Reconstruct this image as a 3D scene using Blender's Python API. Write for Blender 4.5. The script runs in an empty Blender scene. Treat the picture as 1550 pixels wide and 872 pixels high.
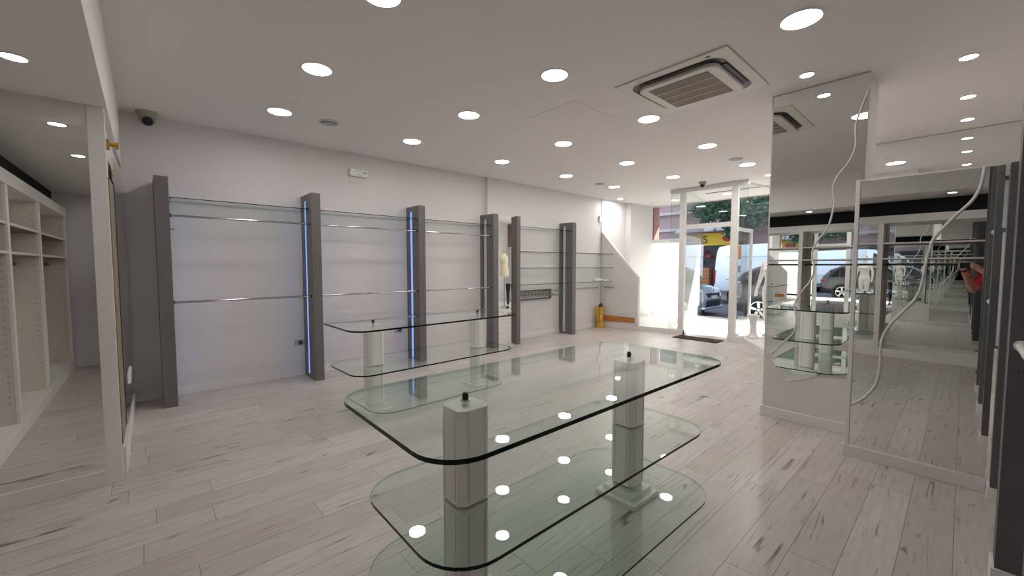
import bpy, bmesh, math, random
from mathutils import Vector, Matrix
random.seed(7)
S = bpy.context.scene
COL = S.collection
PI = math.pi

# ------------------------------------------------------------------ helpers
class MB:
    """collects closed shapes for one mesh object"""
    def __init__(self):
        self.v = []; self.f = []; self.m = []
    def add(self, vs, fs, mi=0):
        o = len(self.v)
        self.v += [tuple(p) for p in vs]
        for k, q in enumerate(fs):
            self.f.append([i + o for i in q])
            self.m.append(mi if isinstance(mi, int) else mi[k])
        return self
    def box(self, x0, x1, y0, y1, z0, z1, mi=0):
        if x0 > x1: x0, x1 = x1, x0
        if y0 > y1: y0, y1 = y1, y0
        if z0 > z1: z0, z1 = z1, z0
        vs = [(x0,y0,z0),(x1,y0,z0),(x1,y1,z0),(x0,y1,z0),(x0,y0,z1),(x1,y0,z1),(x1,y1,z1),(x0,y1,z1)]
        return self.add(vs, [(0,3,2,1),(4,5,6,7),(0,1,5,4),(1,2,6,5),(2,3,7,6),(3,0,4,7)], mi)
    def extrude(self, pts, vec, cap=0, side=0):
        """pts: list of 3D points of a planar polygon; vec: extrusion"""
        n = len(pts); vec = Vector(vec)
        vs = [Vector(p) for p in pts] + [Vector(p) + vec for p in pts]
        nrm = Vector((0,0,0))
        for i in range(n):
            a = Vector(pts[i]); b = Vector(pts[(i+1) % n]); nrm += a.cross(b)
        fl = nrm.dot(vec) > 0
        lo = list(range(n)); hi = [i + n for i in range(n)]
        fs = [lo[::-1] if fl else lo, hi if fl else hi[::-1]]
        for i in range(n):
            j = (i + 1) % n
            q = (i, j, j + n, i + n)
            fs.append(q if fl else q[::-1])
        return self.add(vs, fs, [cap, cap] + [side] * n)
    def tube(self, pts, r, n=10, caps=True, mi=0):
        """round tube along a list of points, r number or list"""
        pts = [Vector(p) for p in pts]
        rs = r if isinstance(r, (list, tuple)) else [r] * len(pts)
        vs = []; fs = []
        up = None
        for i, p in enumerate(pts):
            a = pts[max(i-1, 0)]; b = pts[min(i+1, len(pts)-1)]
            d = (b - a).normalized()
            if up is None:
                up = Vector((0,0,1)) if abs(d.z) < .9 else Vector((1,0,0))
            s = d.cross(up).normalized(); up = s.cross(d).normalized()
            for k in range(n):
                t = 2*PI*k/n
                vs.append(p + (s*math.cos(t) + up*math.sin(t)) * rs[i])
        for i in range(len(pts)-1):
            for k in range(n):
                k2 = (k+1) % n
                fs.append((i*n+k, i*n+k2, (i+1)*n+k2, (i+1)*n+k))
        if caps:
            fs.append(tuple(range(n))[::-1]); fs.append(tuple((len(pts)-1)*n + k for k in range(n)))
        return self.add(vs, fs, mi)
    def lathe(self, prof, c=(0,0,0), n=24, sx=1, sy=1, axis='z', mi=0):
        """prof: list of (r, h); closed at the ends"""
        vs = []; fs = []
        for r, h in prof:
            for k in range(n):
                t = 2*PI*k/n
                a, b = r*math.cos(t)*sx, r*math.sin(t)*sy
                if axis == 'z': q = (c[0]+a, c[1]+b, c[2]+h)
                elif axis == 'x': q = (c[0]+h, c[1]+a, c[2]+b)
                else: q = (c[0]+b, c[1]+h, c[2]+a)
                vs.append(q)
        m = len(prof)
        for i in range(m-1):
            for k in range(n):
                k2 = (k+1) % n
                fs.append((i*n+k, i*n+k2, (i+1)*n+k2, (i+1)*n+k))
        fs.append(tuple(range(n))[::-1]); fs.append(tuple((m-1)*n+k for k in range(n)))
        return self.add(vs, fs, mi)
    def ball(self, c, r, n=12, s=(1,1,1)):
        prof = [(max(1e-4, math.sin(PI*i/n)), -math.cos(PI*i/n)) for i in range(n+1)]
        o = len(self.v)
        self.lathe([(a*r, b*r) for a, b in prof], (0,0,0), n=n*2)
        for i in range(o, len(self.v)):
            x, y, z = self.v[i]
            self.v[i] = (c[0]+x*s[0], c[1]+y*s[1], c[2]+z*s[2])
        return self
    def limb(self, pts, rs, n=14):
        """tapered limb with rounded joints, for remeshed bodies"""
        pts = [Vector(p) for p in pts]
        for i in range(len(pts)-1):
            a, b = pts[i], pts[i+1]
            d = (b-a)
            k = 6
            P = [a + d*(j/k) for j in range(k+1)]
            R = [rs[i] + (rs[i+1]-rs[i])*(j/k) for j in range(k+1)]
            self.tube(P, R, n=n)
        for p, r in zip(pts, rs):
            self.ball(p, r, n=8)
        return self
    def loft(self, rings, n=24):
        """rings: (cx,cy,cz,rx,ry) horizontal ellipses bottom to top"""
        vs = []; fs = []
        for cx, cy, cz, rx, ry in rings:
            for k in range(n):
                t = 2*PI*k/n
                vs.append((cx+rx*math.cos(t), cy+ry*math.sin(t), cz))
        for i in range(len(rings)-1):
            for k in range(n):
                k2 = (k+1) % n
                fs.append((i*n+k, i*n+k2, (i+1)*n+k2, (i+1)*n+k))
        fs.append(tuple(range(n))[::-1]); fs.append(tuple((len(rings)-1)*n+k for k in range(n)))
        return self.add(vs, fs)
    def xform(self, M):
        self.v = [tuple(M @ Vector(p)) for p in self.v]; return self
    def build(self, name, mat, parent=None, bevel=0, smooth=None, seg=2):
        me = bpy.data.meshes.new(name)
        o = bpy.data.objects.new(name, me); COL.objects.link(o)
        if parent is not None:
            o.parent = parent
            M = world_of(parent).inverted()
            vs = [tuple(M @ Vector(p)) for p in self.v]
        else:
            vs = self.v
        me.from_pydata(vs, [], self.f)
        for mt in (mat if isinstance(mat, (list, tuple)) else [mat]): me.materials.append(mt)
        for p, k in zip(me.polygons, self.m): p.material_index = k
        if bevel:
            bm = bmesh.new(); bm.from_mesh(me)
            es = [e for e in bm.edges if len(e.link_faces) == 2 and e.calc_face_angle(0) > .5]
            bmesh.ops.bevel(bm, geom=es, offset=bevel, segments=seg, profile=.5, affect='EDGES', clamp_overlap=True)
            bm.to_mesh(me); bm.free()
        if smooth is not None:
            for p in me.polygons: p.use_smooth = True
            try: me.set_sharp_from_angle(angle=math.radians(smooth))
            except Exception: pass
        me.update()
        return o

def world_of(o):
    M = o.matrix_basis.copy()
    while o.parent is not None:
        o = o.parent; M = o.matrix_basis @ M
    return M

def tag(o, label=None, cat=None, group=None, kind=None):
    if label: o['label'] = label
    if cat: o['category'] = cat
    if group: o['group'] = group
    if kind: o['kind'] = kind
    return o

def thing(name, label, cat, loc=(0,0,0), rz=0, group=None, kind=None):
    o = bpy.data.objects.new(name, None); COL.objects.link(o)
    o.empty_display_size = .1
    o.location = loc; o.rotation_euler = (0, 0, rz)
    return tag(o, label, cat, group, kind)

def copy_tree(o, parent=None):
    c = o.copy(); COL.objects.link(c)
    if parent is not None: c.parent = parent
    for ch in [q for q in bpy.data.objects if q.parent == o]:
        copy_tree(ch, c)
    return c

def struct(name, mb, mat, label, cat='room', parent=None, **kw):
    o = mb.build(name, mat, parent, **kw)
    if parent is None: tag(o, label, cat, kind='structure')
    return o

# ------------------------------------------------------------------ materials
def mat_nodes(name):
    m = bpy.data.materials.new(name); m.use_nodes = True
    nt = m.node_tree; nt.nodes.clear()
    out = nt.nodes.new('ShaderNodeOutputMaterial')
    return m, nt, out
def N(nt, t, **kw):
    n = nt.nodes.new(t)
    for k, v in kw.items():
        if hasattr(n, k): setattr(n, k, v)
    return n
def math_n(nt, op, a, b=None, c=None, clamp=False):
    n = nt.nodes.new('ShaderNodeMath'); n.operation = op; n.use_clamp = clamp
    for i, x in enumerate((a, b, c)):
        if x is None: continue
        if isinstance(x, (int, float)): n.inputs[i].default_value = x
        else: nt.links.new(x, n.inputs[i])
    return n.outputs[0]
def mixc(nt, fac, a, b, blend='MIX'):
    n = nt.nodes.new('ShaderNodeMix'); n.data_type = 'RGBA'; n.blend_type = blend
    for s, x in ((n.inputs[0], fac), (n.inputs[6], a), (n.inputs[7], b)):
        if isinstance(x, (int, float)): s.default_value = x
        elif isinstance(x, (tuple, list)): s.default_value = (*x, 1)
        else: nt.links.new(x, s)
    return n.outputs[2]

def paint(name, col, rough=.5, metal=0, var=.04, scale=6, bump=0, bscale=80, spec=.5, coat=0):
    """painted / plastic / metal surface with a little procedural unevenness"""
    m, nt, out = mat_nodes(name)
    b = N(nt, 'ShaderNodeBsdfPrincipled')
    tc = N(nt, 'ShaderNodeTexCoord')
    nz = N(nt, 'ShaderNodeTexNoise'); nz.inputs['Scale'].default_value = scale; nz.inputs['Detail'].default_value = 4
    nt.links.new(tc.outputs['Object'], nz.inputs['Vector'])
    lo = tuple(max(0, c*(1-var)) for c in col); hi = tuple(min(1, c*(1+var)) for c in col)
    nt.links.new(mixc(nt, nz.outputs['Fac'], lo, hi), b.inputs['Base Color'])
    b.inputs['Roughness'].default_value = rough; b.inputs['Metallic'].default_value = metal
    b.inputs['Specular IOR Level'].default_value = spec
    if coat: b.inputs['Coat Weight'].default_value = coat
    if bump:
        n2 = N(nt, 'ShaderNodeTexNoise'); n2.inputs['Scale'].default_value = bscale
        nt.links.new(tc.outputs['Object'], n2.inputs['Vector'])
        bp = N(nt, 'ShaderNodeBump'); bp.inputs['Strength'].default_value = bump; bp.inputs['Distance'].default_value = .01
        nt.links.new(n2.outputs['Fac'], bp.inputs['Height']); nt.links.new(bp.outputs[0], b.inputs['Normal'])
    nt.links.new(b.outputs[0], out.inputs[0])
    return m

def emit(name, col, st):
    m, nt, out = mat_nodes(name)
    e = N(nt, 'ShaderNodeEmission'); e.inputs[0].default_value = (*col, 1); e.inputs[1].default_value = st
    nt.links.new(e.outputs[0], out.inputs[0]); return m

def glass_sheet(name, tint, f0=.04, rough=0):
    """clear sheet glass: straight-through transmission, Schlick reflection on either face"""
    m, nt, out = mat_nodes(name)
    g = N(nt, 'ShaderNodeNewGeometry')
    dp = N(nt, 'ShaderNodeVectorMath'); dp.operation = 'DOT_PRODUCT'
    nt.links.new(g.outputs['Normal'], dp.inputs[0]); nt.links.new(g.outputs['Incoming'], dp.inputs[1])
    c = math_n(nt, 'ABSOLUTE', dp.outputs['Value'])
    k = math_n(nt, 'SUBTRACT', 1.0, c, clamp=True)
    k5 = math_n(nt, 'POWER', k, 5.0)
    F = math_n(nt, 'MULTIPLY_ADD', k5, 1-f0, f0)
    tr = N(nt, 'ShaderNodeBsdfTransparent'); tr.inputs[0].default_value = (*tint, 1)
    gl = N(nt, 'ShaderNodeBsdfGlossy'); gl.inputs['Roughness'].default_value = rough
    gl.inputs[0].default_value = (1, 1, 1, 1)
    mx = N(nt, 'ShaderNodeMixShader')
    nt.links.new(F, mx.inputs[0]); nt.links.new(tr.outputs[0], mx.inputs[1]); nt.links.new(gl.outputs[0], mx.inputs[2])
    nt.links.new(mx.outputs[0], out.inputs[0])
    return m

def edge_mat(name, col):
    """polished edge of a glass sheet: deep green from outside, light when seen from within the glass"""
    m, nt, out = mat_nodes(name)
    b = N(nt, 'ShaderNodeBsdfPrincipled'); b.inputs['Base Color'].default_value = (*col, 1); b.inputs['Roughness'].default_value = .2; b.inputs['Specular IOR Level'].default_value = .25
    tr = N(nt, 'ShaderNodeBsdfTransparent'); tr.inputs[0].default_value = (.62, .74, .68, 1)
    g = N(nt, 'ShaderNodeNewGeometry'); mx = N(nt, 'ShaderNodeMixShader')
    nt.links.new(g.outputs['Backfacing'], mx.inputs[0]); nt.links.new(b.outputs[0], mx.inputs[1]); nt.links.new(tr.outputs[0], mx.inputs[2])
    nt.links.new(mx.outputs[0], out.inputs[0]); return m

def mirror_mat(name, col=(.875, .905, .89)):
    m, nt, out = mat_nodes(name)
    gl = N(nt, 'ShaderNodeBsdfGlossy'); gl.inputs[0].default_value = (*col, 1); gl.inputs['Roughness'].default_value = 0
    nt.links.new(gl.outputs[0], out.inputs[0]); return m

def floor_mat():
    m, nt, out = mat_nodes('whitewashed_oak_planks')
    L = nt.links
    b = N(nt, 'ShaderNodeBsdfPrincipled')
    g = N(nt, 'ShaderNodeNewGeometry')
    sp = N(nt, 'ShaderNodeSeparateXYZ'); L.new(g.outputs['Position'], sp.inputs[0])
    W, LEN = .194, 1.25
    xs = math_n(nt, 'DIVIDE', math_n(nt, 'SUBTRACT', sp.outputs[0], .021), W)
    ix = math_n(nt, 'FLOOR', xs); fx = math_n(nt, 'FRACT', xs)
    wn = N(nt, 'ShaderNodeTexWhiteNoise'); wn.noise_dimensions = '1D'; L.new(ix, wn.inputs['W'])
    ys = math_n(nt, 'ADD', math_n(nt, 'DIVIDE', sp.outputs[1], LEN), wn.outputs['Value'])
    iy = math_n(nt, 'FLOOR', ys); fy = math_n(nt, 'FRACT', ys)
    cid = N(nt, 'ShaderNodeCombineXYZ'); L.new(ix, cid.inputs[0]); L.new(iy, cid.inputs[1])
    w2 = N(nt, 'ShaderNodeTexWhiteNoise'); w2.noise_dimensions = '2D'; L.new(cid.outputs[0], w2.inputs['Vector'])
    r = w2.outputs['Value']
    ex = math_n(nt, 'MULTIPLY', math_n(nt, 'MINIMUM', fx, math_n(nt, 'SUBTRACT', 1.0, fx)), W)
    ey = math_n(nt, 'MULTIPLY', math_n(nt, 'MINIMUM', fy, math_n(nt, 'SUBTRACT', 1.0, fy)), LEN)
    seam = math_n(nt, 'LESS_THAN', math_n(nt, 'MINIMUM', ex, ey), .0017)
    # grain coordinates, shifted per plank
    cg = N(nt, 'ShaderNodeCombineXYZ')
    L.new(math_n(nt, 'MULTIPLY_ADD', r, 37.0, math_n(nt, 'MULTIPLY', sp.outputs[0], 1.0)), cg.inputs[0])
    L.new(math_n(nt, 'MULTIPLY_ADD', r, 11.0, math_n(nt, 'MULTIPLY', sp.outputs[1], .09)), cg.inputs[1])
    n1 = N(nt, 'ShaderNodeTexNoise'); n1.inputs['Scale'].default_value = 38; n1.inputs['Detail'].default_value = 6; n1.inputs['Roughness'].default_value = .6
    L.new(cg.outputs[0], n1.inputs['Vector'])
    # broad cloudiness
    n2 = N(nt, 'ShaderNodeTexNoise'); n2.inputs['Scale'].default_value = 2.6; n2.inputs['Detail'].default_value = 3
    cg2 = N(nt, 'ShaderNodeCombineXYZ')
    L.new(math_n(nt, 'MULTIPLY_ADD', r, 53.0, sp.outputs[0]), cg2.inputs[0]); L.new(math_n(nt, 'MULTIPLY', sp.outputs[1], .8), cg2.inputs[1])
    L.new(cg2.outputs[0], n2.inputs['Vector'])
    # cathedral rings
    wv = N(nt, 'ShaderNodeTexWave'); wv.wave_type = 'RINGS'; wv.rings_direction = 'Z'
    wv.inputs['Scale'].default_value = 9; wv.inputs['Distortion'].default_value = 3.2; wv.inputs['Detail'].default_value = 2; wv.inputs['Detail Scale'].default_value = .8
    cg3 = N(nt, 'ShaderNodeCombineXYZ')
    L.new(math_n(nt, 'SUBTRACT', math_n(nt, 'MULTIPLY', fx, 2.2), math_n(nt, 'MULTIPLY', r, 2.2)), cg3.inputs[0])
    L.new(math_n(nt, 'MULTIPLY_ADD', fy, 2.4, math_n(nt, 'MULTIPLY', r, -2.0)), cg3.inputs[1])
    L.new(cg3.outputs[0], wv.inputs['Vector'])
    ring = math_n(nt, 'MULTIPLY', math_n(nt, 'POWER', wv.outputs['Fac'], 3.0), math_n(nt, 'GREATER_THAN', n2.outputs['Fac'], .5))
    # dark checks along the grain
    n3 = N(nt, 'ShaderNodeTexNoise'); n3.inputs['Scale'].default_value = 9; n3.inputs['Detail'].default_value = 1; n3.inputs['Roughness'].default_value = .5
    cg4 = N(nt, 'ShaderNodeCombineXYZ')
    L.new(math_n(nt, 'MULTIPLY_ADD', r, 71.0, math_n(nt, 'MULTIPLY', sp.outputs[0], 1.3)), cg4.inputs[0]); L.new(math_n(nt, 'MULTIPLY_ADD', sp.outputs[1], .075, math_n(nt, 'MULTIPLY', sp.outputs[0], .12)), cg4.inputs[1])
    L.new(cg4.outputs[0], n3.inputs['Vector'])
    crack = math_n(nt, 'SUBTRACT', 1.0, math_n(nt, 'DIVIDE', math_n(nt, 'ABSOLUTE', math_n(nt, 'SUBTRACT', n3.outputs['Fac'], .5)), .014), clamp=True)
    n4 = N(nt, 'ShaderNodeTexNoise'); n4.inputs['Scale'].default_value = 5; n4.inputs['Detail'].default_value = 1
    cg5 = N(nt, 'ShaderNodeCombineXYZ')
    L.new(math_n(nt, 'MULTIPLY_ADD', r, 29.0, sp.outputs[0]), cg5.inputs[0]); L.new(math_n(nt, 'MULTIPLY', sp.outputs[1], .7), cg5.inputs[1])
    L.new(cg5.outputs[0], n4.inputs['Vector'])
    cm = math_n(nt, 'MULTIPLY', math_n(nt, 'SUBTRACT', n4.outputs['Fac'], .53), 14.0, clamp=True)
    crack = math_n(nt, 'MULTIPLY', crack, cm)
    base = mixc(nt, r, FL_A, FL_B)
    base = mixc(nt, math_n(nt, 'MULTIPLY', math_n(nt, 'SUBTRACT', n1.outputs['Fac'], .42), 2.6, clamp=True), base, mixc(nt, .62, base, (.36, .31, .29)))
    n6 = N(nt, 'ShaderNodeTexNoise'); n6.inputs['Scale'].default_value = 30; n6.inputs['Detail'].default_value = 3; n6.inputs['Roughness'].default_value = .5
    cg6 = N(nt, 'ShaderNodeCombineXYZ')
    L.new(math_n(nt, 'MULTIPLY_ADD', r, 91.0, sp.outputs[0]), cg6.inputs[0]); L.new(math_n(nt, 'MULTIPLY', sp.outputs[1], .05), cg6.inputs[1])
    L.new(cg6.outputs[0], n6.inputs['Vector'])
    streak = math_n(nt, 'MULTIPLY', math_n(nt, 'SUBTRACT', n6.outputs['Fac'], .60), 9.0, clamp=True)
    base = mixc(nt, math_n(nt, 'MULTIPLY', streak, .5), base, (.27, .22, .20))
    base = mixc(nt, math_n(nt, 'MULTIPLY', math_n(nt, 'FRACT', math_n(nt, 'MULTIPLY', r, 7.3)), .16), base, (.62, .55, .44))
    base = mixc(nt, math_n(nt, 'MULTIPLY', math_n(nt, 'SUBTRACT', n2.outputs['Fac'], .45), 1.4, clamp=True), base, (.66, .62, .59))
    base = mixc(nt, math_n(nt, 'MULTIPLY', ring, .24), base, (.34, .30, .28))
    base = mixc(nt, math_n(nt, 'MULTIPLY', crack, .95), base, (.13, .105, .095))
    base = mixc(nt, math_n(nt, 'MULTIPLY', seam, .85), base, (.16, .14, .13))
    L.new(base, b.inputs['Base Color'])
    b.inputs['Roughness'].default_value = .34
    L.new(math_n(nt, 'MULTIPLY_ADD', n1.outputs['Fac'], .16, .24), b.inputs['Roughness'])
    h = math_n(nt, 'SUBTRACT', math_n(nt, 'MULTIPLY', n1.outputs['Fac'], .25), math_n(nt, 'ADD', math_n(nt, 'MULTIPLY', crack, .8), seam))
    bp = N(nt, 'ShaderNodeBump'); bp.inputs['Strength'].default_value = .25; bp.inputs['Distance'].default_value = .0015
    L.new(h, bp.inputs['Height']); L.new(bp.outputs[0], b.inputs['Normal'])
    L.new(b.outputs[0], out.inputs[0])
    return m

def brick_mat(name, c1, c2, mortar, sx=1, sy=1, axis='y', scale=1.0):
    m, nt, out = mat_nodes(name); L = nt.links
    b = N(nt, 'ShaderNodeBsdfPrincipled'); b.inputs['Roughness'].default_value = .85
    g = N(nt, 'ShaderNodeNewGeometry'); sp = N(nt, 'ShaderNodeSeparateXYZ'); L.new(g.outputs['Position'], sp.inputs[0])
    cb = N(nt, 'ShaderNodeCombineXYZ'); L.new(math_n(nt, 'ADD', sp.outputs[0], sp.outputs[1]), cb.inputs[0]); L.new(sp.outputs[2], cb.inputs[1])
    br = N(nt, 'ShaderNodeTexBrick'); br.inputs['Scale'].default_value = scale
    br.inputs['Color1'].default_value = (*c1, 1); br.inputs['Color2'].default_value = (*c2, 1); br.inputs['Mortar'].default_value = (*mortar, 1)
    br.inputs['Brick Width'].default_value = .24; br.inputs['Row Height'].default_value = .065; br.inputs['Mortar Size'].default_value = .008
    L.new(cb.outputs[0], br.inputs['Vector'])
    L.new(br.outputs['Color'], b.inputs['Base Color']); L.new(b.outputs[0], out.inputs[0]); return m

def tile_mat(name, c1, c2, gap, size=.4, rough=.6):
    m, nt, out = mat_nodes(name); L = nt.links
    b = N(nt, 'ShaderNodeBsdfPrincipled'); b.inputs['Roughness'].default_value = rough
    g = N(nt, 'ShaderNodeNewGeometry')
    br = N(nt, 'ShaderNodeTexBrick'); br.offset = 0; br.inputs['Scale'].default_value = 1
    br.inputs['Color1'].default_value = (*c1, 1); br.inputs['Color2'].default_value = (*c2, 1); br.inputs['Mortar'].default_value = (*gap, 1)
    br.inputs['Brick Width'].default_value = size; br.inputs['Row Height'].default_value = size; br.inputs['Mortar Size'].default_value = .006
    L.new(g.outputs['Position'], br.inputs['Vector'])
    nz = N(nt, 'ShaderNodeTexNoise'); nz.inputs['Scale'].default_value = 9
    L.new(g.outputs['Position'], nz.inputs['Vector'])
    L.new(mixc(nt, math_n(nt, 'MULTIPLY', nz.outputs['Fac'], .35), br.outputs['Color'], (.3, .28, .27)), b.inputs['Base Color'])
    L.new(b.outputs[0], out.inputs[0]); return m

def wood_mat(name, c1, c2, axis=0, rough=.45, scale=1):
    m, nt, out = mat_nodes(name); L = nt.links
    b = N(nt, 'ShaderNodeBsdfPrincipled'); b.inputs['Roughness'].default_value = rough
    tc = N(nt, 'ShaderNodeTexCoord'); mp = N(nt, 'ShaderNodeMapping')
    sc = [22*scale]*3; sc[axis] = 1.6*scale; mp.inputs['Scale'].default_value = sc
    L.new(tc.outputs['Object'], mp.inputs['Vector'])
    nz = N(nt, 'ShaderNodeTexNoise'); nz.inputs['Scale'].default_value = 2.2; nz.inputs['Detail'].default_value = 6
    L.new(mp.outputs[0], nz.inputs['Vector'])
    L.new(mixc(nt, nz.outputs['Fac'], c1, c2), b.inputs['Base Color']); L.new(b.outputs[0], out.inputs[0]); return m

def film_mat(name, col):
    """white translucent film: part reflects, part passes daylight"""
    m, nt, out = mat_nodes(name)
    d = N(nt, 'ShaderNodeBsdfDiffuse'); d.inputs[0].default_value = (*col, 1)
    t = N(nt, 'ShaderNodeBsdfTranslucent'); t.inputs[0].default_value = (*col, 1)
    mx = N(nt, 'ShaderNodeMixShader'); mx.inputs[0].default_value = .55
    nt.links.new(d.outputs[0], mx.inputs[1]); nt.links.new(t.outputs[0], mx.inputs[2]); nt.links.new(mx.outputs[0], out.inputs[0]); return m

FL_A = (.63, .585, .565); FL_B = (.50, .455, .435)
M = {}
M['wall'] = paint('wall_paint', (.745, .71, .71), .7, var=.015, scale=2, bump=.05, bscale=120)
M['ceil'] = paint('ceiling_paint', (.84, .80, .785), .8, var=.012, scale=2)
M['trim'] = paint('trim_paint', (.80, .77, .76), .4, var=.02)
M['divider'] = wood_mat('pale_tan_divider_board', (.60, .53, .47), (.72, .66, .60), axis=2, rough=.5)
M['trim_warm'] = paint('cabinet_lacquer', (.80, .76, .74), .4, var=.03, scale=14)
M['frame_white'] = paint('frame_white_paint', (.82, .80, .79), .4, var=.02)
M['painted_shade'] = paint('painted_shade_black', (.012, .012, .013), .9)  # flat black colour standing in for shade over the cabinet and in the gap
M['grey'] = paint('grey_lacquer', (.155, .14, .135), .42, var=.05, scale=5)
M['grey_dark'] = paint('charcoal_grey_lacquer', (.115, .108, .112), .45, var=.05, scale=5)
M['floor'] = floor_mat()
M['glass'] = glass_sheet('clear_table_glass', (.915, .955, .938))
M['glass_shelf'] = glass_sheet('clear_shelf_glass', (.90, .945, .925))
M['pane'] = glass_sheet('window_glass', (.95, .97, .96))
M['rim'] = edge_mat('polished_glass_edge', (.006, .016, .012))
M['rim_lite'] = paint('polished_green_glass_edge', (.03, .07, .055), .12)
M['mirror'] = mirror_mat('mirror_silver')
M['mirror_edge'] = paint('mirror_edge', (.10, .12, .11), .3)
M['chrome'] = paint('chrome', (.56, .55, .56), .10, 1, var=.01)
M['steel'] = paint('brushed_steel', (.45, .44, .44), .35, 1)
M['black'] = paint('black_plastic', (.012, .012, .013), .4)
M['rubber'] = paint('dark_brown_rubber', (.03, .018, .014), .4)
M['led'] = emit('downlight_diffuser', (1, .955, .915), 60)
M['led_s'] = emit('small_downlight_diffuser', (1, .95, .90), 50)
M['led_spot'] = emit('spot_diffuser', (1, .97, .94), 520)
M['blue'] = emit('blue_led_strip', (.30, .47, 1.0), .95)
M['tube_off'] = paint('unlit_light_strip', (.62, .70, .68), .3)
M['pillar_white'] = paint('white_pillar_lacquer', (.90, .87, .85), .38, var=.02, scale=10)
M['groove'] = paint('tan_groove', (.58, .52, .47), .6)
M['ac'] = paint('cream_plastic', (.72, .68, .61), .45)
M['ac_in'] = paint('off_white_plastic', (.74, .69, .65), .45)
M['ac_grille'] = paint('brown_dust_filter', (.30, .25, .21), .7, bump=.6, bscale=240)
M['brass'] = paint('gold_foil', (.78, .50, .10), .25, 1, var=.15, scale=18)
M['brass_dull'] = paint('dull_brass', (.50, .34, .10), .4, .7, var=.1)
M['olive'] = wood_mat('olive_brown_wood', (.23, .18, .10), (.30, .235, .13), axis=2)
M['raw_wood'] = wood_mat('raw_orange_wood', (.42, .17, .04), (.60, .27, .07), axis=0)
M['shelf_edge'] = wood_mat('brown_shelf_underside', (.20, .10, .07), (.28, .15, .11), axis=0)
M['rail_dark'] = wood_mat('dark_brown_rail', (.05, .03, .025), (.09, .055, .04), axis=0)
M['film'] = film_mat('white_window_film', (.93, .95, .94))
M['plate'] = paint('grey_socket_plate', (.42, .43, .47), .4)
M['white_pl'] = paint('white_plastic', (.80, .79, .78), .4)
M['mat'] = paint('dark_brown_coir', (.055, .028, .022), .95, var=.35, scale=60, bump=.8, bscale=300)
M['orange'] = paint('orange_sticker', (.90, .30, .02), .5)
M['orange_d'] = paint('dark_orange_print', (.45, .12, .01), .5)
M['cream'] = paint('cream_linen', (.78, .70, .52), .85, bump=.2, bscale=200)
M['plaster'] = paint('white_mannequin_plastic', (.83, .80, .77), .35)
M['brick'] = brick_mat('red_brick', (.36, .13, .09), (.44, .18, .13), (.42, .36, .33))
M['facade'] = brick_mat('rose_brick_facade', (.40, .25, .25), (.47, .30, .29), (.40, .30, .30))
M['stone'] = paint('pale_stone', (.55, .47, .46), .8)
M['asphalt'] = paint('asphalt', (.085, .088, .10), .85, var=.2, scale=30, bump=.3)
M['pave'] = tile_mat('pink_grey_pavers', (.46, .39, .385), (.40, .34, .335), (.26, .22, .22))
M['tile'] = tile_mat('vestibule_tiles', (.68, .63, .60), (.64, .59, .57), (.45, .41, .40), size=.45, rough=.3)
M['van'] = paint('white_van_paint', (.80, .83, .88), .25, coat=.4)
M['silver'] = paint('silver_blue_car_paint', (.40, .47, .58), .25, .35, coat=.6)
M['suv'] = paint('dark_grey_car_paint', (.055, .058, .066), .22, .4, coat=.7)
M['car_glass'] = paint('dark_car_glass', (.010, .012, .016), .06)
M['tyre'] = paint('tyre_rubber', (.015, .015, .016), .85)
M['alloy'] = paint('alloy_wheel', (.62, .62, .63), .25, .9)
M['red_lamp'] = paint('red_lamp_lens', (.45, .012, .012), .15)
M['lamp'] = paint('clear_lamp_lens', (.70, .74, .80), .1)
M['yellow'] = paint('yellow_signboard', (.80, .52, .02), .5)
M['red'] = paint('red_paint', (.50, .04, .03), .6)
M['awning'] = paint('pale_awning_canvas', (.62, .58, .60), .8)
M['shop_dark'] = paint('dark_shopfront', (.04, .03, .035), .5)
M['crate'] = wood_mat('orange_crate_wood', (.45, .17, .05), (.60, .26, .08), axis=0)
M['bark'] = paint('tree_bark', (.14, .10, .07), .9, var=.3, scale=14, bump=.6, bscale=30)
M['leaf'] = paint('green_leaves', (.035, .13, .06), .5, var=.75, scale=2.2)
M['notch'] = paint('faint_shelf_notch', (.50, .44, .40), .6)
M['cam'] = paint('beige_camera_plastic', (.40, .375, .31), .45)
M['skin'] = paint('skin', (.55, .30, .21), .5, var=.08)
M['hair'] = paint('dark_brown_hair', (.03, .02, .015), .6)
M['shirt'] = paint('red_cotton', (.52, .018, .05), .85, var=.08, bump=.15, bscale=200)
M['trouser'] = paint('dark_trousers', (.055, .045, .045), .85, bump=.15, bscale=200)
M['shoe'] = paint('dark_brown_shoe', (.05, .025, .02), .5)

# ------------------------------------------------------------------ camera
FPX, PITCH, YAW, EYE = 616.03, 0.05538, 0.837778, 1.5
cam = bpy.data.cameras.new('camera'); co = bpy.data.objects.new('camera', cam); COL.objects.link(co)
co.location = (0, 0, EYE); co.rotation_euler = (PI/2 - PITCH, 0, YAW)
cam.sensor_width = 36; cam.lens = FPX/1550*36; cam.clip_start = .004; cam.clip_end = 200
S.camera = co
_cp, _sp, _cy, _sy = math.cos(PITCH), math.sin(PITCH), math.cos(YAW), math.sin(YAW)
FW = Vector((-_sy*_cp, _cy*_cp, -_sp)); RT = Vector((_cy, _sy, 0)); UP = RT.cross(FW)
def on(axis, val, u, v):
    """where a sight line measured in the photograph meets the plane axis = val"""
    d = FW*FPX + RT*(u-775) - UP*(v-436); o = Vector((0, 0, EYE)); i = 'xyz'.index(axis)
    return o + d*((val - o[i])/d[i])

ZC = 3.13          # ceiling
ZS = 2.545         # lowered ceiling behind the camera
YS = -.15          # its edge
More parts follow.
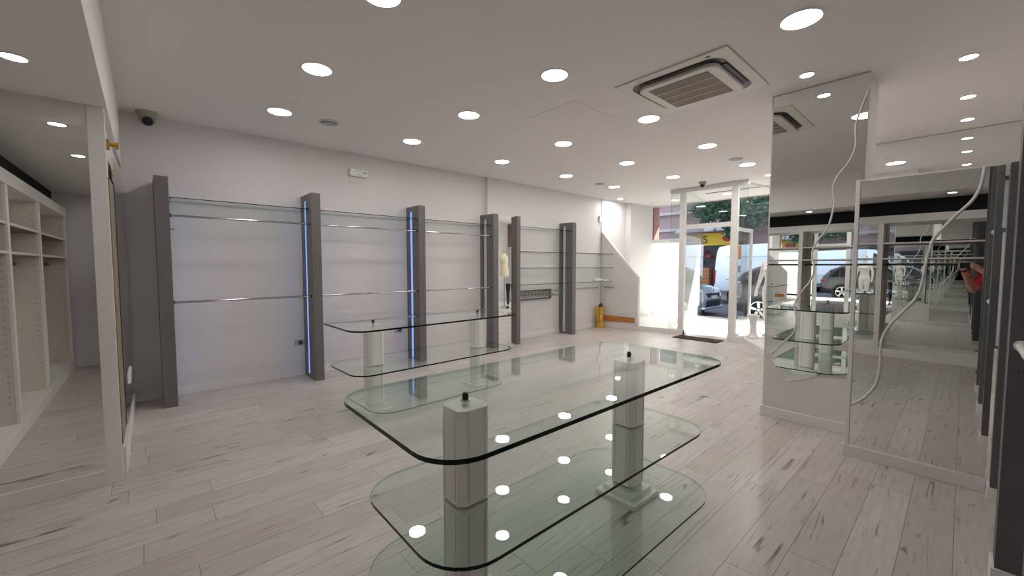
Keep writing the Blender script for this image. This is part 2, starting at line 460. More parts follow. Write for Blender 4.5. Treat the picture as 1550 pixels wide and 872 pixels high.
# ------------------------------------------------------------------ room shell
struct('floor', MB().box(-6.2, 1.1, -1.5, 8.62, -.1, 0), M['floor'], 'whitewashed oak plank floor of the shop', 'floor')
struct('floor_vestibule', MB().box(-4.6, -2.5, 8.62, 10.6, -.1, 0), M['tile'], 'pale tiled floor of the entrance recess', 'floor')
struct('ceiling', MB().box(-6.2, 1.1, YS, 10.6, ZC, ZC+.1), M['ceil'], 'flat white ceiling with round downlights', 'ceiling')
struct('ceiling_soffit', MB().box(-6.2, 1.1, -1.5, YS, ZS, ZC+.1), M['ceil'], 'lowered white ceiling over the shelving wall', 'ceiling')
struct('wall_left', MB().box(-6.15, -6.02, -1.4, 10.6, 0, ZC), M['wall'], 'long off-white wall behind the grey pillars', 'wall')
struct('wall_left_step', MB().box(-6.02, -5.955, 4.75, 5.5, 0, ZC), M['wall'], 'shallow projecting strip of wall above the narrow mirror', 'wall')
struct('wall_right_return', MB().box(.98, 1.1, -1.5, -.15, 0, ZC), M['wall'], 'side wall at the end of the shelving cabinet', 'wall')
struct('wall_right', MB().box(.62, 1.1, -.15, 10.6, 0, ZC), M['wall'], 'off-white wall behind the charcoal pillars', 'wall')
struct('wall_back', MB().box(-6.15, 1.1, -1.5, -1.34, 0, ZC), M['wall'], 'wall behind the white shelving cabinet', 'wall')
struct('wall_partition', MB().box(-1.05, .62, 7.38, 7.46, 0, ZC), M['wall'], 'partition closing off the display window zone', 'wall')
struct('wall_mirror_box', MB().extrude([(-3.89,-1.3,0),(-3.89,-.195,0),(-6.02,-.168,0),(-6.02,-1.3,0)], (0,0,ZS)), M['wall'], 'boxed-out wall that carries the large mirror', 'wall')
struct('trim_post', MB().box(-3.9, -3.862, -.248, -.165, 0, ZS), M['frame_white'], 'white upright trim at the end of the large mirror', 'trim', bevel=.002)
struct('trim_frieze', MB().box(-3.89, -3.868, -1.3, -.248, 2.40, ZS), M['wall'], 'plain white band above the large mirror', 'trim')
struct('baseboard_mirror', MB().box(-3.89, -3.858, -1.3, -.248, 0, .104), M['trim'], 'white base under the large mirror', 'baseboard', bevel=.002)
b = MB()
for y0, y1 in ((-.165, .095), (.21, 1.59), (1.70, 3.14), (3.25, 4.63), (5.275, 6.83), (6.945, 8.38)):
    b.box(-6.02, -6.005, y0, y1, 0, .095)
struct('baseboard_left', b, M['trim'], 'white skirting along the long shelf wall', 'baseboard', bevel=.002)

# ---------- column with plinth
XC0, XC1, YC = -1.312, -.588, 4.58
struct('column', MB().box(XC0, XC1, YC, 5.0, 0, ZC), M['wall'], 'square white column standing in the shop', 'column', bevel=.003)
struct('baseboard_column', MB().box(XC0-.012, XC1+.012, YC-.012, 5.012, 0, .093), M['trim'], 'white skirting round the column', 'baseboard', bevel=.003)

def wavy_mirror_pieces(root, y, curve, polyA, polyB, trim_r, shift):
    for nm, poly in (('mirror_pane', polyA), ('mirror_pane', polyB)):
        MB().extrude([(x, y, z) for x, z in poly], (0, -.005, 0), 0, 1).build(nm, [M['mirror'], M['mirror_edge']], root)
    MB().tube([(x+shift, y-.007, z) for x, z in curve], trim_r, n=8).build('wavy_trim', M['frame_white'], root, smooth=60)

def smooth_curve(pts, k=5):
    """Catmull-Rom through the measured points"""
    P = [pts[0]] + pts + [pts[-1]]; out = []
    for i in range(1, len(P)-2):
        for j in range(k):
            t = j/k; a, b, c, d = P[i-1], P[i], P[i+1], P[i+2]
            out.append(tuple(.5*((2*b[q]) + (-a[q]+c[q])*t + (2*a[q]-5*b[q]+4*c[q]-d[q])*t*t + (-a[q]+3*b[q]-3*c[q]+d[q])*t**3) for q in (0, 1)))
    out.append(pts[-1]); return out

def plane_pts(y, px):
    return [(p.x, p.z) for p in (on('y', y, u, v) for u, v in px)]

cw = smooth_curve(plane_pts(4.574, [(1316,109),(1314,132),(1300,169),(1293,193),(1293,221),(1283,245),(1265,268),(1258.5,287),(1261,306),(1256,331),(1249,348),(1236,364),(1229,377),(1228,390),(1231,405),(1229,416),(1222,429),(1214,438),(1209,446),(1203,456),(1201,465),(1204,484),(1199,504),(1183,519),(1164,537)]))
cw = [(x, min(z, 3.118)) for x, z in cw]
mc = thing('wavy_mirror', 'tall mirror with a wavy white seam covering the square column', 'mirror', (-.95, 4.58, 0))
xl = -1.297
pA = [(xl, 3.118)] + cw[:-1] + [(xl, cw[-1][1])]
bot = plane_pts(4.574, [(1167,541),(1175,557),(1183,571),(1190,577),(1212,575),(1240,570),(1262,571.5)])
sh = [(x+.016, z-.004) for x, z in cw[::-1]]; sh = [q for q in sh if q[0] < -.612]
pB = [(-.602, sh[-1][1]+.02), (-.602, on('y',4.574,1285,573).z)] + bot[::-1] + sh
wavy_mirror_pieces(mc, 4.579, cw, pA, pB, .0065, .008)

# ---------- low mirror partition beside the charcoal pillars
YM = 4.08
mr = thing('low_mirror', 'lower mirror panel with a curved white strip, between column and charcoal pillars', 'mirror', (-.2, YM, 0))
pb = MB().box(-.582, .15, YM+.006, YM+.14, .088, 2.15); pb.box(-.582, -.556, YM-.012, YM+.006, .088, 2.15)
pb.build('panel_body', M['frame_white'], mr, bevel=.002)
MB().box(-.592, .15, YM-.02, YM+.14, 0, .088).build('plinth', M['trim'], mr, bevel=.003)
rw = smooth_curve(plane_pts(4.075, [(1488,252),(1486,260),(1485,268),(1480,285),(1468,304),(1446.5,323.5),(1427,343),(1410,362),(1403,381),(1397,405),(1392,431),(1382,453),(1358,477),(1341,496),(1331,518),(1330,540),(1329,556),(1323,581),(1305,602),(1287,611)]))
zt, zb = 2.138, .089
rw[0] = (rw[0][0], zt)
pA = [(-.554, zt)] + rw[:-1] + [(-.554, rw[-1][1])]
pB = [(.15, zt), (.15, zb), (-.554, zb), (-.554, rw[-1][1]-.02)] + [(x+.018, z-.006) for x, z in rw[-2::-1]]
pB[-1] = (pB[-1][0], zt)
wavy_mirror_pieces(mr, YM+.005, rw, pA, pB, .0085, .009)

# ---------- mirror on the partition behind the column
t = MB().extrude([(-1.04, 7.379, .02), (.615, 7.379, .02), (.615, 7.379, 3.12), (-1.04, 7.379, 3.12)], (0, -.006, 0), 0, 1).build('wall_mirror', [M['mirror'], M['mirror_edge']])
tag(t, 'full-height mirror on the far partition, seen above the lower mirror panel', 'mirror')

# ---------- large mirror in the boxed-out wall
t = MB().extrude([(-3.877, -1.3, .104), (-3.872, -.248, .104), (-3.872, -.248, 2.40), (-3.877, -1.3, 2.40)], (.005, 0, 0), 0, 1).build('panel_mirror', [M['mirror'], M['mirror_edge']])
tag(t, 'wide wall mirror reflecting white shelving, beside the white upright post', 'mirror')
t = MB().ball((-3.866, -.262, 2.10), .0045, 6).build('mirror_screw', M['chrome'], smooth=60)
tag(t, 'tiny bright screw head near the edge of the large mirror', 'screw')

# ---------- end face of the boxed-out wall: narrow wooden door between mirror strips
def face_y(x): return -.165 + (x+3.90)/(-2.12)*.027
def face_slab(x0, x1, z0, z1, out=.004, depth=.02, bm=None):
    bm = bm or MB()
    return bm.extrude([(x0, face_y(x0)+out, z0), (x1, face_y(x1)+out, z0), (x1, face_y(x1)+out, z1), (x0, face_y(x0)+out, z1)], (0, -depth-out, 0))
d3 = thing('door_2', 'narrow olive wooden door in the end face of the mirror box', 'door', (-4.15, -.17, 0), kind='structure')
face_slab(-3.93, -4.33, .24, 2.10).build('leaf', M['olive'], d3)
face_slab(-4.335, -4.49, .22, 2.14, .001).build('shadow_gap', M['painted_shade'], d3)  # black slab, colours in the shade of the door gap
face_slab(-3.93, -4.5, 0, .21, .016).build('plinth', M['trim'], d3)
face_slab(-4.02, -4.22, 1.10, 1.19, .008).build('latch_plate', M['brass_dull'], d3)
e = MB(); face_slab(-4.5, -6.0, .12, 2.34, .002, .01, e)
t = e.build('mirror_strip', M['mirror']); tag(t, 'tall mirror strip between the narrow wooden door and the shelf wall', 'mirror')
struct('baseboard_return', face_slab(-4.5, -6.0, 0, .12, .01), M['trim'], 'white skirting under the mirror strip', 'baseboard')
sk = thing('wall_socket', 'small white socket low on the mirror strip by the narrow door', 'socket', (-5.3, face_y(-5.3), .45))
face_slab(-5.1, -5.45, .41, .51, .012).build('plate', M['white_pl'], sk); face_slab(-5.22, -5.34, .44, .48, .014).build('insert', M['plate'], sk)
br = thing('brass_bracket', 'small yellow brass bracket high on the white upright post', 'bracket', (-3.93, -.15, 2.31))
MB().lathe([(.022,-.05),(.022,-.03),(.014,-.028),(.014,.012),(.024,.014),(.024,.03)], (-3.93,-.135,2.32), axis='y', n=16).build('spool', M['brass'], br, smooth=40)
MB().box(-3.95,-3.91,-.168,-.150,2.285,2.355).build('base_plate', M['brass_dull'], br, bevel=.003)

# ------------------------------------------------------------------ white shelving cabinet behind the camera
cab = thing('shelving_cabinet', 'white built-in shelving cabinet with mirror backs and dark hanging rails, facing the tall mirrors', 'cabinet', (-1.6, -.9, 0))
YF, YB = -.86, -1.26
DIV = [-3.82, -2.27, -.945, .90]
bm_ = MB().box(-3.855, .95, YF-.03, YF, 2.19, 2.31); bm_.box(-3.855, .95, YB-.05, YF-.03, 2.19, 2.22)
bm_.build('top_beam', M['trim_warm'], cab, bevel=.003)
pl = MB().box(-3.855, .95, YF-.02, YF, 0, .10); pl.box(-3.855, .95, YB-.05, YF-.012, .10, .125)
pl.build('plinth', M['trim_warm'], cab, bevel=.003)
for i, x in enumerate(DIV):
    w = .034 if i < 3 else .04
    dv = MB().box(x-w, x+w, YB, YF-.03, .125, 2.19).build('divider', M['divider'], cab)
    MB().box(x-w, x+w, YF-.03, YF-.006, .125, 2.19).build('front_edge', M['trim_warm'], dv, bevel=.002)
    sl = MB()
    for sgn in (-1, 1):
        for yy in (YB+.06, YF-.06):
            for k in range(30): sl.box(x+sgn*w, x+sgn*(w+.0015), yy-.008, yy+.008, .3+k*.06, .318+k*.06)
    tag(sl.build('pin_groove', M['notch'], dv), kind='stuff')
for i in range(3):
    x0, x1 = DIV[i]+.036, DIV[i+1]-.036
    MB().box(x0, x1, YB-.02, YB-.012, .125, 2.19).build('mirror_back', M['mirror'], cab)
    for z in (1.85, 1.60):
        q = MB().box(x0, x1, YB, YF-.012, z, z+.022); q.box(x0, x1, YB+.004, YF-.016, z-.006, z, 1)
        q.build('shelf', [M['trim_warm'], M['shelf_edge']], cab)
    r = MB().tube([(x0, -1.06, 1.515), (x1, -1.06, 1.515)], .017, n=12); r.build('hanging_rail', M['rail_dark'], cab, smooth=50)
struct('wall_painted_shade', MB().box(-3.86, .98, -1.34, -1.0, 2.232, ZS), M['painted_shade'], 'solid black block, painted shade above the shelving cabinet', 'wall')  # solid block; the dimness over the cabinet is put into its colour

# ------------------------------------------------------------------ grey pillars with light slots
def pillar(name, label, group, x_front, y0, y1, h, mat, lit, base=0, dirx=1, xw=-6.02):
    """box pillar standing off the wall; light strip recessed in both flanks"""
    r = thing(name, label, 'pillar', ((x_front+xw)/2, (y0+y1)/2, 0), group=group)
    def X(d): return x_front - dirx*d
    D = abs(x_front - xw)
    s0, s1 = D*.52, D*.78              # slot
    b = MB().box(X(0), X(s0), y0, y1, base, h)
    b.box(X(s1), X(D), y0, y1, base, h)
    b.box(X(s0), X(s1), y0+.024, y1-.024, base, h)
    b.box(X(s0), X(s1), y0, y1, h-.07, h); b.box(X(s0), X(s1), y0, y1, base, base+.04)
    b.build('pillar_body', mat, r)
    for k, (ya, yb) in enumerate(((y0+.012, y0+.024), (y1-.024, y1-.012))):
        MB().box(X(s0+.004), X(s1-.02), ya, yb, base+.045, h-.075).build('light_strip', M['blue'] if lit and (k or y0 > 1) else M['tube_off'], r)
    if base:
        MB().box(X(-.012), X(D), y0-.012, y1+.012, 0, base).build('plinth', M['trim'], r, bevel=.002)
    return r
PL = [(-5.555, .095, .21, True, 'grey wall pillar next to the mirror box, at the end of the row'),
      (-5.565, 1.59, 1.70, True, 'grey wall pillar with blue light strip, above a grey socket, second from the mirror box'),
      (-5.62, 3.14, 3.25, True, 'grey wall pillar with blue light strip behind the middle of the far glass table'),
      (-5.635, 4.63, 4.745, False, 'grey wall pillar with unlit strip on the near side of the narrow mirror'),
      (-5.64, 6.83, 6.945, False, 'grey wall pillar with unlit strip, last before the entrance corner')]
for i, (xf, y0, y1, lit, lab) in enumerate(PL):
    pillar('grey_pillar', lab, 'grey pillars on the shelf wall', xf, y0, y1, 2.42, M['grey'], lit)
t = MB().box(-6.02, -5.62, 5.187, 5.275, 0, 2.42).build('grey_pillar', M['grey'], bevel=.002)
tag(t, 'slim plain grey wall pillar on the far side of the narrow mirror', 'pillar', 'grey pillars on the shelf wall')
nm = thing('narrow_mirror', 'narrow tall mirror between two grey pillars reflecting a dress form', 'mirror', (-5.7, 4.97, 0))
MB().extrude([(-5.70, 4.747, .02), (-5.70, 5.185, .02), (-5.70, 5.185, 2.405), (-5.70, 4.747, 2.405)], (-.006, 0, 0), 0, 1).build('mirror_pane', [M['mirror'], M['mirror_edge']], nm)
MB().box(-5.955, -5.706, 4.747, 5.185, 0, 2.42).build('backing_box', M['frame_white'], nm)

RP = [(3.945, 4.055, 2.128, 'short charcoal pillar butting against the lower mirror panel'),
      (2.90, 3.035, ZC, 'tall charcoal pillar reaching the ceiling, with white rails fixed to it'),
      (1.76, 1.88, ZC, 'charcoal pillar third from the lower mirror panel, seen only in the mirrors'),
      (.80, .92, ZC, 'charcoal pillar beside the photographer, seen only in the mirrors')]
for y0, y1, h, lab in RP:
    r = pillar('charcoal_pillar', lab, 'charcoal pillars on the side wall', .165 if y0 > 3.5 else .15, y0, y1, h, M['grey_dark'], False, base=.088, dirx=-1, xw=.62)
    if y0 == 2.90:
        k = MB()
        for z in (1.954, 2.112, 1.02, .86): k.lathe([(.004,0),(.004,.002)], (.182, 2.8985, z), axis='y', n=8)
        k.build('peg_hole', M['black'], r)
for z, lab in ((1.83, 'upper white rail between the two charcoal pillars'), (1.14, 'lower white rail between the two charcoal pillars')):
    r = thing('clothes_rail', lab, 'rail', (.2, 2.4, z), group='rails between charcoal pillars')
    MB().tube([(.185, 1.885, z), (.185, 2.895, z)], .018, n=14).build('tube', M['white_pl'], r, smooth=50)
    for ya, yb in ((1.88, 1.90), (2.88, 2.90)): MB().lathe([(.024, 0), (.024, yb-ya)], (.185, ya, z), axis='y', n=16).build('end_cup', M['white_pl'], r, smooth=50)

# ------------------------------------------------------------------ glass shelves and rails on the shelf wall
def glass_shelf(label, x0, x1, y0, y1, z, group, pins=True):
    r = thing('glass_shelf', label, 'shelf', ((x0+x1)/2, (y0+y1)/2, z), group=group)
    MB().extrude([(x0,y0,z),(x1,y0,z),(x1,y1,z),(x0,y1,z)], (0,0,.009), 0, 1).build('glass_sheet', [M['glass_shelf'], M['rim']], r)
    if pins:
        for yy in (y0+.012, y1-.012):
            for xx in (x0+.07, x1-.05):
                MB().lathe([(.006,-.012),(.006,0)], (xx, yy, z), n=8).build('shelf_pin', M['black'], r)
    return r
def rail(label, x, y0, y1, z, group, mat=None):
    r = thing('clothes_rail', label, 'rail', (x, (y0+y1)/2, z), group=group)
    MB().tube([(x, y0+.004, z), (x, y1-.004, z)], .0125, n=14).build('tube', mat or M['chrome'], r, smooth=50)
    for ya, yb in ((y0, y0+.014), (y1-.014, y1)): MB().lathe([(.019, 0), (.019, yb-ya)], (x, ya, z), axis='y', n=16).build('end_cup', M['black'], r, smooth=50)
BAYS = [(.21, 1.59, 'in the bay next to the mirror box'), (1.70, 3.14, 'in the second bay, between the two blue-lit pillars'), (3.25, 4.63, 'in the bay beside the narrow mirror')]
for i, (y0, y1, w) in enumerate(BAYS):
    xf = (-5.64, -5.66, -5.68)[i]
    glass_shelf('long clear glass shelf at pillar-top height ' + w, -6.005, xf, y0+.002, y1-.002, 2.215, 'top glass shelves on the shelf wall')
    rail('upper chrome clothes rail ' + w, xf-.02, y0, y1, 2.03, 'chrome clothes rails on the shelf wall')
    rail('waist-high chrome clothes rail ' + w, xf-.02, y0, y1, 1.103, 'chrome clothes rails on the shelf wall')
t = MB().tube([(-5.66, .212, 1.885), (-5.66, .245, 1.885)], .005, n=8).build('shelf_peg', M['black']); tag(t, 'short black peg sticking out of the pillar next to the mirror box', 'peg')
HG = [(2.235, 'topmost'), (1.762, 'second from the top'), (1.443, 'third from the top'), (1.12, 'lowest')]
for z, w in HG:
    glass_shelf('clear glass shelf between narrow mirror and last pillar, %s of four' % w, -6.005, -5.66, 5.277, 6.828, z, 'glass shelves beside the narrow mirror')
for z, w in ((1.768, 'topmost'), (1.445, 'middle one'), (1.118, 'lowest')):
    glass_shelf('clear glass shelf in the entrance corner, %s of three' % w, -6.005, -5.65, 6.947, 8.37, z, 'glass shelves in the entrance corner')
rail('thin chrome rail under the glass shelves in the entrance corner', -5.93, 6.946, 8.1, .965, 'chrome clothes rails on the shelf wall')

# trouser rack
tr = thing('trouser_rack', 'grey metal trouser rack with slanting prongs under the four glass shelves', 'rack', (-5.96, 5.95, .8))
f = MB().box(-6.015, -5.97, 5.35, 6.52, .965, .99); f.box(-6.015, -5.97, 5.35, 6.52, .79, .815)
f.box(-6.015, -5.97, 5.35, 5.375, .79, .99); f.box(-6.015, -5.97, 6.495, 6.52, .79, .99); f.box(-6.015, -5.99, 5.35, 6.52, .88, .895)
f.build('frame', M['grey_dark'], tr)
for k in range(11):
    y = 5.43 + k*.1
    MB().tube([(-5.985, y, .955), (-5.66, y-.03, .875), (-5.645, y-.03, .89)], .010, n=8).build('prong', M['steel'], tr, smooth=50)
MB().tube([(-5.985, 6.46, .95), (-5.66, 6.72, .985)], .009, n=8).build('pull_bar', M['chrome'], tr, smooth=50)

# small wall fittings
def socket(label, y, z, mat, x=-6.02):
    r = thing('wall_socket', label, 'socket', (x, y, z), group='grey sockets on the shelf wall')
    MB().box(x, x+.011, y-.075, y+.06, z-.04, z+.04).build('plate', mat, r, bevel=.004)
    MB().lathe([(.028,.0),(.028,.004),(.02,.004),(.02,.003)], (x+.0105, y, z), axis='x', n=18).build('insert', M['black'], r)
    MB().lathe([(.008,.0),(.008,.004)], (x+.0115, y, z), axis='x', n=12).build('pin_block', M['plate'], r)
socket('grey wall socket at the foot of the second pillar from the mirror box', 1.535, .452, M['plate'])
socket('grey wall socket seen through the far glass table, beside a blue-lit pillar', 2.99, .468, M['plate'])
el = thing('emergency_light', 'white emergency light box high on the shelf wall', 'emergency light', (-6.02, 2.36, 2.84))
MB().box(-6.02, -5.965, 2.24, 2.50, 2.795, 2.905).build('housing', M['white_pl'], el, bevel=.012, seg=3)
MB().box(-5.967, -5.958, 2.25, 2.49, 2.86, 2.895).build('diffuser', M['tube_off'], el, bevel=.003)
MB().box(-5.967, -5.961, 2.32, 2.42, 2.81, 2.835).build('indicator_panel', M['ac'], el, bevel=.002)
MB().box(-5.967, -5.96, 2.43, 2.475, 2.848, 2.856).build('vent_slot', M['black'], el)
cb = MB().box(-6.02, -6.016, 2.245, 2.249, 2.70, 2.795); cb.box(-6.02, -6.016, 2.245, 2.44, 2.697, 2.70)
tag(cb.build('trunking_line', M['plate']), 'thin cable line running below the emergency light', 'cable')
jb = thing('cable_trunking', 'thin dark cable with white junction box in the entrance corner', 'cable', (-6.015, 8.33, 2.6))
MB().tube([(-6.0, 8.355, .55), (-6.0, 8.355, 3.12)], .006, n=6).build('cable', M['plate'], jb)
MB().box(-6.02, -5.985, 8.25, 8.345, 2.56, 2.70).build('junction_box', M['white_pl'], jb, bevel=.004)

# ------------------------------------------------------------------ glass display tables
def rounded_rect(x0, x1, y0, y1, r, k=8):
    out = []
    for cx, cy, a in ((x1-r, y1-r, 0), (x0+r, y1-r, PI/2), (x0+r, y0+r, PI), (x1-r, y0+r, 1.5*PI)):
        for i in range(k+1):
            t = a + PI/2*i/k; out.append((cx+r*math.cos(t), cy+r*math.sin(t)))
    return out
def cham(s, c):
    return [(s,-s+c),(s,s-c),(s-c,s),(-s+c,s),(-s,s-c),(-s,-s+c),(-s+c,-s),(s-c,-s)]
def display_table(label, cx, cy, px, tiers, rot=0):
    """three glass tiers carried by two white fluted pillars; px: pillar offsets along the table"""
    r = thing('display_table', label, 'table', (cx, cy, 0), rot, 'glass display tables')
    R = Matrix.Translation((cx, cy, 0)) @ Matrix.Rotation(rot, 4, 'Z')
    for z, hx, hy, rad, th in tiers:
        P = rounded_rect(-hx, hx, -hy, hy, rad)
        MB().extrude([(x, y, z) for x, y in P], (0, 0, th), 0, 1).xform(R).build('glass_tier', [M['glass'], M['rim']], r)
    for py in px:
        segs = [(.480, .892), (.095, .466)]
        s, c = .083, .027
        for z0, z1 in segs:
            b = MB().extrude([(x, y+py, z0) for x, y in cham(s, c)], (0, 0, z1-z0)).xform(R).build('pillar_segment', M['pillar_white'], r, bevel=.002)
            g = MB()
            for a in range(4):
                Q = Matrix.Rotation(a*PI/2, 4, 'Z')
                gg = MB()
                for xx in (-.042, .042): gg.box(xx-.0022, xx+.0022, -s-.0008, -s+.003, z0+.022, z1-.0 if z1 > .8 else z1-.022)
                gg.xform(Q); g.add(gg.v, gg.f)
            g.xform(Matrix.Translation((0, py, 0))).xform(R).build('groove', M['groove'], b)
        bs = MB().extrude([(x, y+py, 0) for x, y in cham(.145, .004)], (0,0,.028)).extrude([(x, y+py, .028) for x, y in cham(.112, .004)], (0,0,.032)).extrude([(x, y+py, .060) for x, y in cham(.075, .022)], (0,0,.022)).xform(R)
        bs.build('base_plate', M['pillar_white'], r, bevel=.002)
        MB().lathe([(.024,0),(.024,.004),(.017,.005)], (0, py, .9085), n=20).xform(R).build('washer', M['steel'], r, smooth=40)
        MB().lathe([(.014,0),(.0145,.012),(.012,.026),(.009,.03),(.002,.031)], (0, py, .9135), n=18).xform(R).build('cap_nut', M['rubber'], r, smooth=40)
        MB().lathe([(.007,-.0015),(.007,.0015),(.004,.0015),(.004,-.0015)], (s+.010, py+.05, .4815), n=14).xform(R).build('retaining_ring', M['steel'], r)
    return r
T_R1 = math.radians(-.7)
display_table('three-tier glass display table standing alone on the open floor, closer to the tall mirrors', -1.437, 1.660, (-.635, .645), [(.892, .465, 1.045, .165, .017), (.466, .395, .975, .20, .014), (.083, .455, .99, .27, .012)], T_R1)
display_table('three-tier glass display table in front of the grey wall pillars', -4.07, 2.39, (-.665, .70), [(.892, .465, 1.045, .165, .017), (.466, .405, 1.01, .18, .014), (.083, .455, .83, .22, .012)], math.radians(1.2))

# ------------------------------------------------------------------ ceiling fittings
def downlight(label, x, y, z, r, m, group):
    o = thing('ceiling_downlight', label, 'downlight', (x, y, z), group=group)
    MB().lathe([(r*1.10, 0), (r*1.12, -.004), (r*1.02, -.010), (r*.99, -.006), (r*.99, 0)], (x, y, z), n=40).build('trim_ring', M['white_pl'], o, smooth=40)
    MB().lathe([(r, -.004), (r, -.0065)], (x, y, z), n=40).build('diffuser', m, o)
ORD = ['first from the lowered ceiling', 'second from the lowered ceiling', 'third from the lowered ceiling', 'fourth from the lowered ceiling', 'last before the entrance']
ROWS = [(-2.415, 'row over the free-standing table'), (-3.66, 'middle row between tables'), (-4.92, 'row along the shelf wall')]
for x, w in ROWS:
    for k, y in enumerate((1.12, 2.665, 4.22, 5.755, 7.28)):
        downlight('round downlight in the %s, %s' % (w, ORD[k]), x, y, ZC, .108, M['led'], 'large round downlights')
downlight('large round downlight between air conditioner and charcoal pillars', -.79, 3.285, ZC, .112, M['led'], 'large round downlights')
downlight('large round downlight behind the square column', -.80, 5.82, ZC, .112, M['led'], 'large round downlights')
downlight('small round downlight just in front of the square column', -.968, 4.26, ZC, .048, M['led_s'], 'small round downlights')
for y, w in ((4.84, 'first of three behind the lower mirror panel'), (5.96, 'middle one of three behind the lower mirror panel'), (6.87, 'last of three before the partition mirror')):
    downlight('small round downlight, ' + w, -.045, y, ZC, .05, M['led_s'], 'small round downlights')
for x, w in ((-3.22, 'shining directly above the large mirror'), (-2.06, 'second from the large mirror'), (-.16, 'above the photographer')):
    downlight('small downlight in the lowered ceiling, ' + w, x, -.45, ZS, .046, M['led_s'], 'lowered ceiling downlights')
downlight('bright spot above the white display window by the sloped panel', -5.70, 8.70, ZC, .055, M['led_spot'], 'display window spots')
downlight('bright spot above the display window beside the entrance door', -2.42, 8.40, ZC, .055, M['led_spot'], 'display window spots')
def vent(label, x, y):
    o = thing('ceiling_vent', label, 'vent', (x, y, ZC), group='round ceiling vents')
    MB().lathe([(.105, 0), (.105, -.006), (.09, -.014), (.086, -.008), (.086, 0)], (x, y, ZC), n=36).build('rim', M['ac'], o, smooth=40)
    MB().lathe([(.07, -.004), (.07, -.020), (.02, -.024)], (x, y, ZC), n=32).build('disc', M['plate'], o, smooth=40)
vent('round grey ceiling vent above the first wall bay', -4.914, 1.62)
vent('round grey ceiling vent in front of the entrance door', -2.40, 6.77)
vent('round grey ceiling vent near the entrance corner', -4.94, 6.80)
h = MB().box(-3.35, -2.655, 3.22, 3.915, ZC-.004, ZC)
t = h.build('ceiling_hatch', M['ceil'], bevel=.0015); tag(t, 'flush square access hatch in the ceiling beside the air conditioner', 'hatch')

# cassette air conditioner
ac = thing('air_conditioner', 'cream ceiling cassette air conditioner with brown grille', 'air conditioner', (-1.72, 3.75, ZC))
AX0, AX1, AY0, AY1 = -2.215, -1.24, 3.255, 4.22
MB().box(AX0, AX1, AY0, AY1, ZC-.014, ZC).build('ceiling_panel', M['ac'], ac, bevel=.004)
def ring(P0, P1, z0, z1):
    n = len(P0); vs = [(x,y,z0) for x,y in P0]+[(x,y,z0) for x,y in P1]+[(x,y,z1) for x,y in P0]+[(x,y,z1) for x,y in P1]; fs = []
    for i in range(n):
        j = (i+1) % n
        fs += [(i,j,n+j,n+i), (2*n+i,3*n+i,3*n+j,2*n+j), (i,2*n+i,2*n+j,j), (n+i,n+j,3*n+j,3*n+i)]
    return MB().add(vs, fs)
i0 = .085
Pa = rounded_rect(AX0+i0, AX1-i0, AY0+i0, AY1-i0, .12)
Pb = rounded_rect(AX0+i0+.055, AX1-i0-.055, AY0+i0+.055, AY1-i0-.055, .09)
MB().extrude([(x,y,ZC-.016) for x,y in Pa], (0,0,.002)).build('air_slot', M['black'], ac)
for (xa, xb, ya, yb) in ((AX0+.24, AX1-.24, AY0+.093, AY0+.133), (AX0+.24, AX1-.24, AY1-.133, AY1-.093), (AX0+.093, AX0+.133, AY0+.24, AY1-.24), (AX1-.133, AX1-.093, AY0+.24, AY1-.24)):
    MB().box(xa, xb, ya, yb, ZC-.024, ZC-.017).build('louvre_flap', M['shop_dark'], ac, bevel=.003)
MB().extrude([(x,y,ZC-.050) for x,y in Pb], (0,0,.036)).build('intake_cover', M['ac_in'], ac, bevel=.008)
Pc = rounded_rect(AX0+.205, AX1-.205, AY0+.185, AY1-.185, .03)
g = MB().box(AX0+.225, AX1-.225, AY0+.205, AY1-.205, ZC-.053, ZC-.049).build('intake_grille', M['ac_grille'], ac)
gb = MB()
for k in (1, 2, 3):
    y = AY0+.205 + (AY1-AY0-.41)*k/4; gb.box(AX0+.225, AX1-.225, y-.004, y+.004, ZC-.056, ZC-.052)
gb.build('grille_bar', M['ac'], g)
MB().lathe([(.012,0),(.012,-.003)], (AX1-.16, AY0+.05, ZC-.014), n=14, sx=1.5).build('sensor_window', M['black'], ac)

# dome cameras
def dome_cam(label, c, aim, k):
    o = thing('dome_camera', label, 'camera', c)
    p = Vector(c); a = Vector(aim).normalized()
    MB().lathe([(.062*k,0),(.062*k,-.018*k),(.052*k,-.03*k),(.02*k,-.034*k)], c, n=28).build('mount', M['cam'], o, smooth=40)
    MB().ball((c[0], c[1], c[2]-.045*k), .047*k, 10).build('ball_housing', M['cam'], o, smooth=60)
    q = Vector((c[0], c[1], c[2]-.050*k))
    MB().tube([q + a*.02*k + Vector((0,0,.005*k)), q + a*.046*k + Vector((0,0,.005*k))], .036*k, n=20).build('hood', M['cam'], o, smooth=40)
    MB().tube([q + a*.03*k, q + a*.052*k], .029*k, n=20).build('lens', M['black'], o, smooth=40)
dome_cam('white dome camera with black lens in the ceiling corner above the first grey pillar', (-5.90, .075, ZC), (.93, .02, -.42), 1.55)
dome_cam('small dome camera above the entrance door frame', (-3.49, 8.15, ZC), (.25, -.8, -.40), 1.15)

